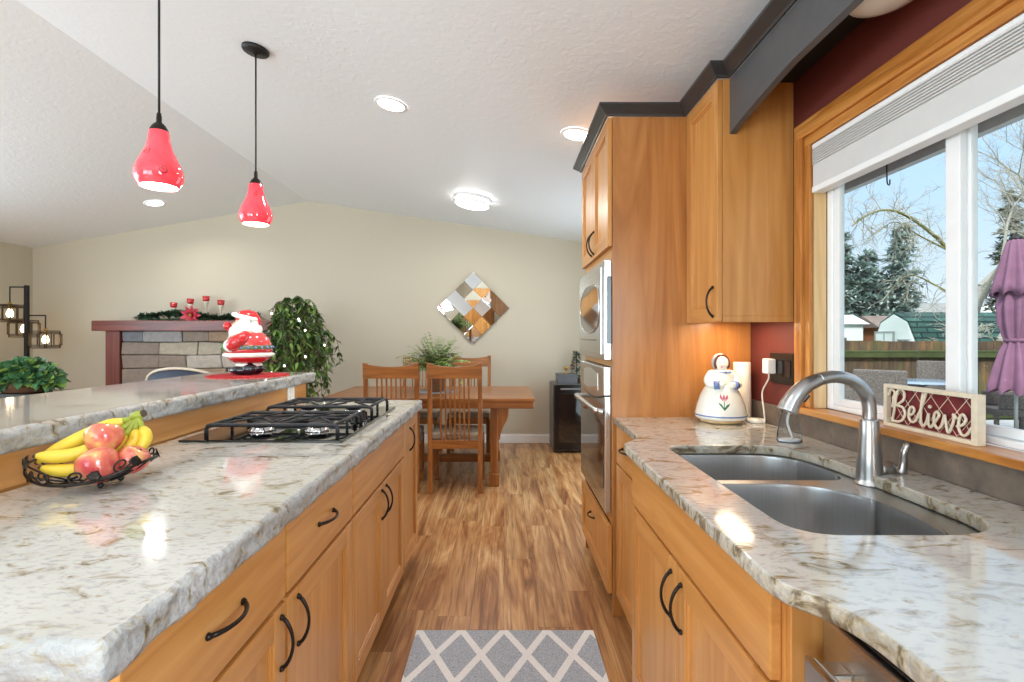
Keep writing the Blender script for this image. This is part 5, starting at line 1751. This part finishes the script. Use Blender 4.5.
for k, (x, h, lb) in enumerate(((-3.91, 1.67, 'shortest red candle cup on a pale stem, left end of the mantel row'), (-3.71, 1.715, 'red candle cup on a pale stem rising behind the poinsettia'),
                     (-3.525, 1.745, 'tallest red candle cup on a pale stem, right of the poinsettia'), (-3.35, 1.70, 'red candle cup on a pale stem nearest the white-bearded figurine'))):
    r = thing('candle_holder', lb, 'candle holder', (x, 6.06, 1.4685), 'red candle cups on the mantel')
    mb = MB(); mb.lathe([(.045, 1.469), (.045, 1.476), (.012, 1.486), (.010, h - .12), (.026, h - .07), (.032, h - .045), (.02, h - .05)], (x, 6.06, 0), 20); mb.build('stem', 'cream_trim', r)
    mb = MB(); mb.lathe([(.026, h - .0445), (.036, h - .03), (.04, h + .018), (.036, h + .018), (.03, h - .02)], (x, 6.06, 0), 20); mb.build('cup', 'ceramic_red', r)

# ------------------------------------------------------------------ floor lamp with three cage lanterns
FLX, FLY = -5.22, 5.6
lp = thing('floor_lamp', 'black floor lamp with three glowing cage lanterns in the living room corner', 'lamp', (FLX, FLY, 0))
mb = MB(); mb.box(FLX - .17, FLX + .17, FLY - .14, FLY + .14, .001, .025, .004); mb.build('base', 'black_metal', lp)
mb = MB(); mb.box(FLX - .018, FLX + .018, FLY - .018, FLY + .018, .0255, 1.845, .002); mb.build('pole', 'black_metal', lp)
def lantern(x, y, zt, z, arm_z):
    mb = MB(); mb.bar((FLX, FLY, arm_z), (x, y, arm_z), .014); mb.tube([(x, y, arm_z), (x, y, zt + .03)], .006, 6); a = mb.build('arm', 'black_metal', lp)
    mb = MB()
    hh = .185
    for (wx, wy, za, zb) in ((.135, .05, zt - .03, zt - hh + .03), (.085, .085, zt, zt - hh), (.045, .125, zt - .015, zt - hh + .015)):
        for zz in (za, zb):
            for p, q in (((-wx, -wy), (wx, -wy)), ((wx, -wy), (wx, wy)), ((wx, wy), (-wx, wy)), ((-wx, wy), (-wx, -wy))):
                mb.bar((x + p[0], y + p[1], zz), (x + q[0], y + q[1], zz), .0085)
        for sx in (-1, 1):
            for sy in (-1, 1): mb.bar((x + sx * wx, y + sy * wy, zb), (x + sx * wx, y + sy * wy, za), .0085)
    mb.bar((x - .06, y, zt), (x + .06, y, zt), .008)
    c = mb.build('cage', 'lantern_bronze', a)
    mb = MB(); mb.lathe([(.016, zt + .03), (.018, zt - .03), (.016, zt - .045)], (x, y, 0), 14); mb.build('socket', 'gold', a)
    mb = MB(); mb.lathe([(.012, zt - .0455), (.022, zt - .065), (.031, zt - .095), (.026, zt - .125), (0, zt - .14)], (x, y, 0), 18); mb.build('bulb', 'bulb_warm', a)
    light('lantern_glow', 'POINT', (x, y, zt - .095), (0, 0, 0), 4.5, (1, .78, .5), shadow_soft_size=.03)


lantern(FLX - .165, FLY - .02, 1.63, 0, 1.825)
lantern(FLX - .125, FLY + .10, 1.465, 0, 1.62)
lantern(FLX + .205, FLY + .0, 1.345, 0, 1.515)

# console with an ivy basket
cs_ = thing('console_table', 'dark console table behind the bar carrying an ivy basket', 'table', (-3.75, 4.0, 0))
mb = MB(); mb.box(-4.55, -3.22, 3.82, 4.22, .815, .85, .004); mb.build('top', 'black_gloss', cs_)
for x in (-4.5, -3.27):
    for y in (3.86, 4.18):
        mb = MB(); mb.box(x - .025, x + .025, y - .025, y + .025, .001, .8145, .003); mb.build('leg', 'black_gloss', cs_)
iv = thing('ivy_basket', 'green ivy spilling over a brown basket on the dark console behind the bar', 'plant', (-3.76, 4.02, .8505))
mb = MB(); mb.lathe([(.11, .851), (.12, .855), (.135, .925), (.14, .93), (.128, .93), (.12, .92)], (-3.76, 4.02, 0), 28, sx=1.3); mb.build('basket', 'wicker_brown', iv)
mb = MB()
for i in range(1000):
    a = R.uniform(0, 2 * PI); e = math.asin(R.uniform(-.15, 1)); rr = R.uniform(.6, 1)
    d = Vector((math.cos(a) * math.cos(e), math.sin(a) * math.cos(e), math.sin(e)))
    p0 = Vector((-3.76 + d.x * .25 * rr, 4.02 + d.y * .15 * rr, .945 + d.z * .15 * rr))
    if abs(p0.x + 3.72) < .09 and p0.y < 4.02 and p0.z < .95: continue
    p0.z = max(p0.z, .935)
    for q in range(2):
        mb.mat('leaf_ivy' if R.random() < .75 else 'leaf_light')
        mb.leaf(p0, d * .6 + Vector((R.uniform(-1, 1), R.uniform(-1, 1), R.uniform(-.9, .5))), R.uniform(.05, .085), .06, .25, .25, (R.uniform(-.6, .6), R.uniform(-1, .2), R.uniform(.2, 1)))
mb.build('foliage', None, iv, recalc=False)

# swivel bar stool whose curved back shows over the bar
st_ = thing('bar_stool', 'bar stool with a navy curved back and cream piping behind the bar', 'stool', (-2.12, 3.42, 0))
cx, cy = -2.12, 3.42
mb = MB(); mb.lathe([(.22, .001), (.22, .012), (.06, .03), (.03, .05), (.03, .62), (.06, .63)], (cx, cy, 0), 28); mb.build('pedestal', 'black_metal', st_)
mb = MB(); mb.lathe([(.19, .6305), (.21, .64), (.22, .68), (.2, .71), (.05, .72)], (cx, cy, 0), 28); mb.build('seat', 'navy', st_)
back, edge_ = MB(), []
for rr, side in ((.245, 0), (.275, 1)): pass
na = 18
def bk(k, rr, top):
    a = PI * 1.12 + (PI * .76) * k / na
    tt_ = 1 - (2 * k / na - 1) ** 2
    return Vector((cx + rr * math.cos(a) * 1.05, cy + rr * math.sin(a) * .62 + .05, .74 if not top else .965 + .11 * tt_ ** .8))
I0 = [back.v(bk(k, .235, 0)) for k in range(na + 1)]; I1 = [back.v(bk(k, .235, 1)) for k in range(na + 1)]
O0 = [back.v(bk(k, .265, 0)) for k in range(na + 1)]; O1 = [back.v(bk(k, .265, 1)) for k in range(na + 1)]
for k in range(na):
    back.face([I0[k], I0[k + 1], I1[k + 1], I1[k]], True); back.face([O0[k], O1[k], O1[k + 1], O0[k + 1]], True)
    back.face([I1[k], I1[k + 1], O1[k + 1], O1[k]]); back.face([I0[k], O0[k], O0[k + 1], I0[k + 1]])
back.face([I0[0], I1[0], O1[0], O0[0]]); back.face([I0[na], O0[na], O1[na], I1[na]])
b_ = back.build('backrest', 'navy', st_)
mb = MB(); mb.tube([bk(k, .266, 1) + Vector((0, 0, .002)) for k in range(na + 1)], .009, 8); mb.build('piping', 'cream_trim', b_)
for k in (4, 14):
    mb = MB(); p0 = bk(k, .25, 0); mb.bar((p0.x, p0.y, .68), (p0.x, p0.y, .76), .03, .012); mb.build('bracket', 'black_metal', st_)

# weeping fig with fairy lights
fi = thing('weeping_fig', 'tall weeping fig with tiny white fairy lights beside the fireplace', 'plant', (-2.10, 5.15, 0))
fx, fy = -2.10, 5.15
mb = MB(); mb.lathe([(.15, .001), (.155, .01), (.19, .34), (.2, .36), (.19, .37), (.175, .34), (.02, .34)], (fx, fy, 0), 28); mb.build('pot', 'wicker_brown', fi)
mb = MB()
for k in range(3):
    a = k * 2.1
    mb.tube(spline([(fx + .03 * math.cos(a), fy + .03 * math.sin(a), .34), (fx + .04 * math.cos(a + 1), fy + .04 * math.sin(a + 1), .7), (fx + .05 * math.cos(a + 2), fy + .05 * math.sin(a + 2), 1.05), (fx + .14 * math.cos(a + 2), fy + .14 * math.sin(a + 2), 1.4)], 5), [.014 - .0005 * i for i in range(16)], 6)
rf = random.Random(3)
twigs = []
for i in range(110):
    a = rf.uniform(0, 2 * PI); hz = rf.uniform(.95, 1.66)
    out = .42 * math.sqrt(max(.08, 1 - ((hz - 1.2) / .48) ** 2)) * rf.uniform(.55, 1)
    p0 = Vector((fx + .06 * math.cos(a), fy + .06 * math.sin(a), hz - .12))
    p1 = Vector((fx + out * .65 * math.cos(a), fy + out * .65 * math.sin(a), hz + .04))
    p2 = Vector((fx + out * 1.0 * math.cos(a), fy + out * 1.0 * math.sin(a), hz - .06))
    p3 = Vector((fx + out * 1.08 * math.cos(a), fy + out * 1.08 * math.sin(a), hz - .20 - rf.uniform(0, .22)))
    pts = spline([p0, p1, p2, p3], 4); mb.tube(pts, .003, 4); twigs.append(pts)
for (dx, dy, z0) in ((.02, -.1, .95), (.06, -.05, .9), (.1, 0, .95), (.0, .08, .9)):
    pts = spline([(fx + dx, fy + dy, z0), (fx + dx + .05, fy + dy - .02, z0 - .1), (fx + dx + .1, fy + dy, z0 - .22)], 5); mb.tube(pts, .003, 4); twigs.append(pts)
mb.build('stems', 'bark', fi)
mb = MB()
for pts in twigs:
    for k, p in enumerate(pts[2:]):
        for q in range(2):
            mb.mat('leaf' if rf.random() < .74 else 'leaf_light')
            a = rf.uniform(0, 6.28)
            mb.leaf(p, (math.cos(a) * .8, math.sin(a) * .8, rf.uniform(-1.1, .1)), rf.uniform(.06, .09), .032, .3)
mb.build('foliage', None, fi, recalc=False)
for i in range(14):
    p = rf.choice([q for q in twigs if q[9].y < fy])[rf.randint(7, 10)] + Vector((0, -.05, 0))
    mb = MB(); mb.ball(p, .010, 8, 6); mb.build('fairy_light', 'fairy', fi)

# ------------------------------------------------------------------ outside
GZ = -.62
mb = MB(); mb.box(1.3, 90, -20, 90, GZ - .2, GZ); mb.build('lawn', 'grass', kind='structure')
mb = MB(); mb.box(1.3, 9.0, -2, 8.9, GZ + .001, -.16); mb.build('patio', 'concrete', kind='structure')
mb = MB(); mb.box(1.285, 1.84, -2.5, 6.3, 2.10, 2.14); mb.box(1.82, 1.86, -2.5, 6.3, 2.06, 2.22); mb.build('eave', 'eave', kind='structure')
mb = MB(); mb.tube(spline([(1.75, 2.34, 2.098), (1.75, 2.34, 2.02), (1.76, 2.35, 1.985), (1.785, 2.37, 1.985), (1.79, 2.375, 2.01)], 6), .003, 6)
tag(mb.build('plant_hook', 'black_metal', None, (1.75, 2.34, 2.098)), 'small bent wire hook hanging under the eave outside the window', 'hook')

FY2 = 10.0
fe = thing('fence', 'weathered brown board fence with a mossy rail behind the patio', 'fence', (8, FY2, GZ))
mb = MB()
x = 3.0; rb = random.Random(2)
while x < 22:
    w_ = .138; mb.box(x, x + w_, FY2 + rb.uniform(0, .008), FY2 + .02, GZ + .001, 1.2 + rb.uniform(-.012, .012)); x += w_ + .008
mb.build('boards', 'fence', fe)
for z in (.93, -.25):
    mb = MB(); mb.box(3, 22, FY2 - .09, FY2 - .001, z - .045, z + .045); mb.mat('moss_green'); mb.box(3, 22, FY2 - .095, FY2 - .002, z + .0455, z + .09, .012, 2); mb.build('rail', 'fence', fe)
for x in (4.2, 6.7, 9.2, 11.7, 14.2, 16.7):
    mb = MB(); mb.box(x - .045, x + .045, FY2 + .022, FY2 + .11, GZ + .001, 1.1); mb.build('post', 'fence', fe)

# barn shed with a green gambrel roof
GX, Y1, Y2 = 12.9, 16.0, 17.95
sd = thing('barn_shed', 'white barn shed with a green gambrel roof behind the fence', 'shed', (GX + 4, 17, GZ))
ym = (Y1 + Y2) / 2
gp = [(Y1 + .12, GZ), (Y2 - .12, GZ), (Y2 - .12, 1.1), (Y2 - .42, 1.75), (ym, 2.02), (Y1 + .42, 1.75), (Y1 + .12, 1.1)]
mb = MB(); mb.prism(gp, GX, GX + 9, 'x'); mb.build('walls', 'shed_white', sd)
ro = [(Y1 - .02, 1.06), (Y1 + .36, 1.80), (ym, 2.10), (Y2 - .36, 1.80), (Y2 + .02, 1.06), (Y2 - .06, 1.06), (Y2 - .42, 1.76), (ym, 2.03), (Y1 + .42, 1.76), (Y1 + .06, 1.06)]
mb = MB(); mb.prism(ro, GX + .04, GX + 9.1, 'x'); mb.build('roof', 'roof_green', sd)
mb = MB(); mb.box(GX - .03, GX - .001, 16.95, 17.72, .45, 1.42); d_ = mb.build('door', 'shed_white', sd)
mb = MB()
for a, b, c, d in ((16.9, 16.95, .45, 1.47), (17.72, 17.77, .45, 1.47), (16.95, 17.72, 1.42, 1.47), (17.32, 17.345, .45, 1.42)): mb.box(GX - .045, GX - .001, a, b, c, d)
mb.build('door_trim', 'shed_trim', d_)
mb = MB(); mb.box(GX - .03, GX - .001, 16.3, 16.72, .7, 1.17); w_ = mb.build('window', 'grey_casing', sd)
mb = MB()
for a, b, c, d in ((16.26, 16.30, .68, 1.21), (16.72, 16.76, .68, 1.21), (16.30, 16.72, 1.17, 1.21), (16.5, 16.52, .7, 1.17)): mb.box(GX - .045, GX - .001, a, b, c, d)
mb.build('window_trim', 'shed_trim', w_)

def house(label, x0, x1, y0, y1, ze, zr, wall, roof, axis='x'):
    h = thing('shed' if x0 < 16 else 'house', label, 'shed' if x0 < 16 else 'house', ((x0 + x1) / 2, (y0 + y1) / 2, GZ), None)
    mb = MB(); mb.box(x0 + .15, x1 - .15, y0 + .15, y1 - .15, GZ + .001, ze); mb.build('walls', wall, h)
    mb = MB()
    if axis == 'x': mb.prism([(y0, ze), (y1, ze), ((y0 + y1) / 2, zr)], x0, x1, 'x')
    else: mb.prism([(ze, x0), (ze, x1), (zr, (x0 + x1) / 2)], y0, y1, 'y')
    mb.build('roof', roof, h)
    mb = MB(); mb.box(x0 + (x1 - x0) * .25, x0 + (x1 - x0) * .45, y0 + .12, y0 + .149, ze - 1.3, ze - .5); mb.build('window', 'grey_casing', h)


house('pale frosty-roofed small shed at the window edge beyond the fence', 11.9, 13.3, 18.6, 20.4, 1.75, 2.12, 'shed_white', 'roof_pale')
house('low brown-roofed brick shed between the pale small shed and the white barn shed', 13.5, 15.2, 18.4, 20.2, 1.62, 2.08, 'house_tan', 'roof_brown')
house('grey-roofed house showing over the barn shed ridge', 34, 40, 43, 48, 2.6, 4.3, 'shed_trim', 'roof_grey')
house('house with a frosty white roof seen through the right sash', 42.5, 50, 44, 50, 2.5, 4.2, 'shed_trim', 'roof_pale')

# trees
def conifer(name, label, x, y, h, rad, mat, seed, lv=26, tops=((0, 0, 1.0),)):
    r = thing(name, label, 'tree', (x, y, GZ))
    q = random.Random(seed)
    mb = MB()
    for tx, ty, th in tops: mb.tube([(x + tx * .3, y + ty * .3, GZ), (x + tx * .8, y + ty * .8, GZ + h * th * .6), (x + tx, y + ty, GZ + h * th)], [.16, .09, .02], 7)
    mb.build('trunk', 'bark', r)
    mb = MB(); mb.mat(mat)
    for tx, ty, th in tops:
        hh = h * th
        for l in range(lv):
            t = .06 + .94 * l / lv
            rr = rad * (1 - t) ** .75 * (.85 if th < .9 else .5) + .12
            nb = max(5, int(17 * (1 - t * .7)))
            for k in range(nb):
                a = q.uniform(0, 2 * PI); L = rr * q.uniform(.65, 1.12)
                cx_, cy_ = x + tx * min(1, .3 + t), y + ty * min(1, .3 + t)
                p0 = Vector((cx_, cy_, GZ + hh * t + q.uniform(-.15, .15)))
                d = Vector((math.cos(a), math.sin(a), .18))
                n_ = max(5, int(L * 8))
                for s_ in range(n_):
                    u = (s_ + .6) / n_
                    p = p0 + d * (L * u) + Vector((0, 0, -.3 * L * u * u))
                    for g_ in range(5):
                        b = q.uniform(0, 2 * PI)
                        mb.leaf(p, d * .7 + Vector((math.cos(b), math.sin(b), q.uniform(-.5, .8))) * .7, q.uniform(.22, .42), .13, .2)
    mb.build('foliage', None, r, recalc=False)


conifer('blue_spruce', 'blue-green spruce with two leaders rising behind the barn shed', 17.25, 24.4, 7.15, 2.7, 'spruce', 4, 28, ((-.75, .6, .98), (1.25, -.6, 1.0), (0, 0, .84)))
conifer('fir_tree', 'dark fir with frosty tips seen through the right sash behind the umbrella', 25.4, 25.6, 9.4, 2.5, 'fir', 9, 26)

def bare_tree(label, x, y, h, seed, depth=6, spread=.55, mats=('tree_twig',), extra=None, limit=5200, trunk=.16):
    r = thing('bare_tree', label, 'tree', (x, y, GZ), 'leafless trees beyond the fence')
    q = random.Random(seed)
    mb = MB(); mb.mat(mats[0])
    cnt = [0]
    def grow(p, d, L, rad, k):
        if cnt[0] > limit: return
        cnt[0] += 1
        pts, pp, dd = [p], p.copy(), d.copy()
        for i in range(3):
            dd = (dd + Vector((q.uniform(-.25, .25), q.uniform(-.25, .25), q.uniform(-.12, .1) + (-.06 if k < 3 else .08)))).normalized()
            pp = pp + dd * (L / 3); pts.append(pp.copy())
        mb.tube(pts, [rad, rad * .85, rad * .72, rad * .6], 6 if k > 3 else 4 if k > 1 else 3, caps=False)
        if k == 0: return
        for c in range(q.choice((2, 3, 3)) if k > 1 else 3):
            i = q.choice((1, 2, 3, 3))
            nd = (dd + Vector((q.uniform(-1, 1), q.uniform(-1, 1), q.uniform(-.5, .7))) * spread * 1.5).normalized()
            grow(pts[i], nd, L * q.uniform(.58, .82), rad * .58, k - 1)
    grow(Vector((x, y, GZ)), Vector((.02, 0, 1)), h * .33, trunk, depth)
    if extra:
        mb.mat('mossy')
        for pts, rr in extra:
            sp_ = spline(pts, 6)
            mb.tube(sp_, [rr * (1 - .75 * i / (len(sp_) - 1)) for i in range(len(sp_))], 6)
            mb.mat('tree_twig')
            for i in range(3, len(sp_)):
                for c in range(2):
                    if q.random() < .75: grow(sp_[i], Vector((q.uniform(-.7, .4), q.uniform(-.6, .6), q.uniform(-.7, .9))).normalized(), q.uniform(.3, .7), .012, 2)
            mb.mat('mossy')
    return mb.build('branches', None, r, recalc=False)


def PT(px, py, Y): return ((px - 504) * Y / 512, Y, 1.28 - (py - 337) * Y / 512)
bare_tree('leafless tree with a mossy limb arching across the left sash', 14.3, 14.6, 5.6, 21, 6, .6, extra=[
    ([PT(972, 290, 14.6), PT(948, 250, 14.5), PT(925, 228, 14.3), PT(903, 214, 14.0), PT(884, 210, 13.8), PT(866, 216, 13.6), PT(852, 226, 13.5)], .06),
    ([PT(948, 250, 14.5), PT(920, 236, 14.4), PT(895, 222, 14.5), PT(876, 234, 14.6)], .03),
    ([PT(960, 300, 14.6), PT(935, 285, 14.8), PT(910, 275, 15), PT(890, 290, 15)], .035)])
bare_tree('frosted leafless tree filling the upper right sash', 17.3, 18.6, 11.5, 33, 8, .55, limit=14000, trunk=.16)
bare_tree('fine-twigged leafless tree standing behind the umbrella', 21.8, 20.9, 11.5, 41, 8, .55, limit=14000, trunk=.2)

# patio furniture
PZ = -.159
px_, py_ = 6.35, 7.9
t = thing('patio_table', 'round glass-topped patio table between the wicker chairs', 'table', (px_, py_, PZ))
mb = MB(); mb.lathe([(.60, .588), (.615, .596), (.60, .604), (.02, .604)], (px_, py_, 0), 40); mb.build('top', 'patio_glass', t)
mb = MB(); mb.lathe([(.30, PZ), (.28, PZ + .04), (.12, PZ + .08), (.10, .5), (.2, .585)], (px_, py_, 0), 24); mb.build('base', 'wicker_grey', t)
def wicker(x, y, a, label):
    r = thing('wicker_chair', label, 'chair', (0, 0, 0), 'grey wicker patio chairs')
    mb = MB(); mb.box(-.28, .28, -.28, .28, .30, .40, .02, 2); mb.build('seat', 'wicker_grey', r)
    for sx in (-1, 1):
        for sy in (-1, 1):
            mb = MB(); mb.bar((sx * .25, sy * .25, .0), (sx * .25, sy * .25, .30), .05, bev=.006); mb.build('leg', 'wicker_grey', r)
        mb = MB(); mb.box(sx * .25 - .03, sx * .25 + .03, -.28, .22, .40, .62, .02, 2); mb.build('arm', 'wicker_grey', r)
    mb = MB()
    vs = mb.box(-.28, .28, -.33, -.26, .38, 1.03, .03, 3); bmesh.ops.rotate(mb.bm, verts=vs, cent=(0, -.28, .4), matrix=Matrix.Rotation(.12, 3, 'X')); mb.build('backrest', 'wicker_grey', r)
    r.location = (x, y, PZ); r.rotation_euler = (0, 0, a)


wicker(5.0, 6.75, -.75, 'grey wicker chair nearest the house, its square back closest to the window')
wicker(7.3, 8.6, 2.5, 'grey wicker chair beyond the table, facing the house')
wicker(7.45, 7.55, 1.2, 'grey wicker chair seen through the right sash beside the umbrella')
wicker(5.5, 8.35, -2.2, 'grey wicker chair tucked behind the nearest one by the window edge')
sb_ = thing('lamp_post', 'short grey post light by the fence behind the wicker chairs', 'lamp', (5.95, 9.2, GZ))
mb = MB(); mb.lathe([(.05, GZ + .001), (.05, .75), (.075, .76), (.075, .79)], (5.95, 9.2, 0), 14); mb.build('post', 'shed_trim', sb_)
mb = MB(); mb.lathe([(.06, .791), (.06, .96), (.075, .97), (.02, 1.02)], (5.95, 9.2, 0), 14); mb.build('lantern', 'roof_pale', sb_)

ux, uy = 6.95, 6.95
um = thing('patio_umbrella', 'closed purple patio umbrella tied in the middle outside the right sash', 'umbrella', (ux, uy, PZ))
mb = MB(); mb.lathe([(.28, PZ), (.28, PZ + .05), (.06, PZ + .08), (.04, PZ + .2)], (ux, uy, 0), 24); mb.build('base', 'black_metal', um)
mb = MB(); mb.tube([(ux, uy, PZ + .1), (ux, uy, 2.64)], .022, 10); mb.build('pole', 'shed_trim', um)
mb = MB()
def fold(prof, lobes, amp, ph):
    n = lobes * 8; rings = []
    for rr, z, am in prof:
        rings.append([mb.v((ux + (rr + am * amp * math.cos(lobes * 2 * PI * k / n + ph)) * math.cos(2 * PI * k / n), uy + (rr + am * amp * math.cos(lobes * 2 * PI * k / n + ph)) * math.sin(2 * PI * k / n), z + am * .03 * math.sin(lobes * 2 * PI * k / n))) for k in range(n)])
    for A, B in zip(rings, rings[1:]):
        for k in range(n): mb.face([A[k], A[(k + 1) % n], B[(k + 1) % n], B[k]], True)
fold([(.06, 2.62, 0), (.10, 2.55, .3), (.15, 2.3, .6), (.22, 1.98, 1.0), (.235, 1.86, 1.2), (.2, 1.87, 1.1)], 9, .035, 0)
fold([(.14, 1.98, .5), (.18, 1.75, .8), (.17, 1.5, .8), (.13, 1.3, .5), (.105, 1.225, .4), (.15, 1.1, .8), (.21, .85, 1.1), (.26, .62, 1.3), (.24, .54, 1.4)], 9, .04, .8)
mb.build('canopy', 'purple', um, recalc=True)
mb = MB(); mb.lathe([(.125, 1.215), (.13, 1.24), (.125, 1.262)], (ux, uy, 0), 24); mb.build('tie', 'purple', um)
mb = MB(); mb.lathe([(.075, 2.60), (.07, 2.63), (.03, 2.65), (.012, 2.70)], (ux, uy, 0), 18); mb.build('finial', 'black_metal', um)
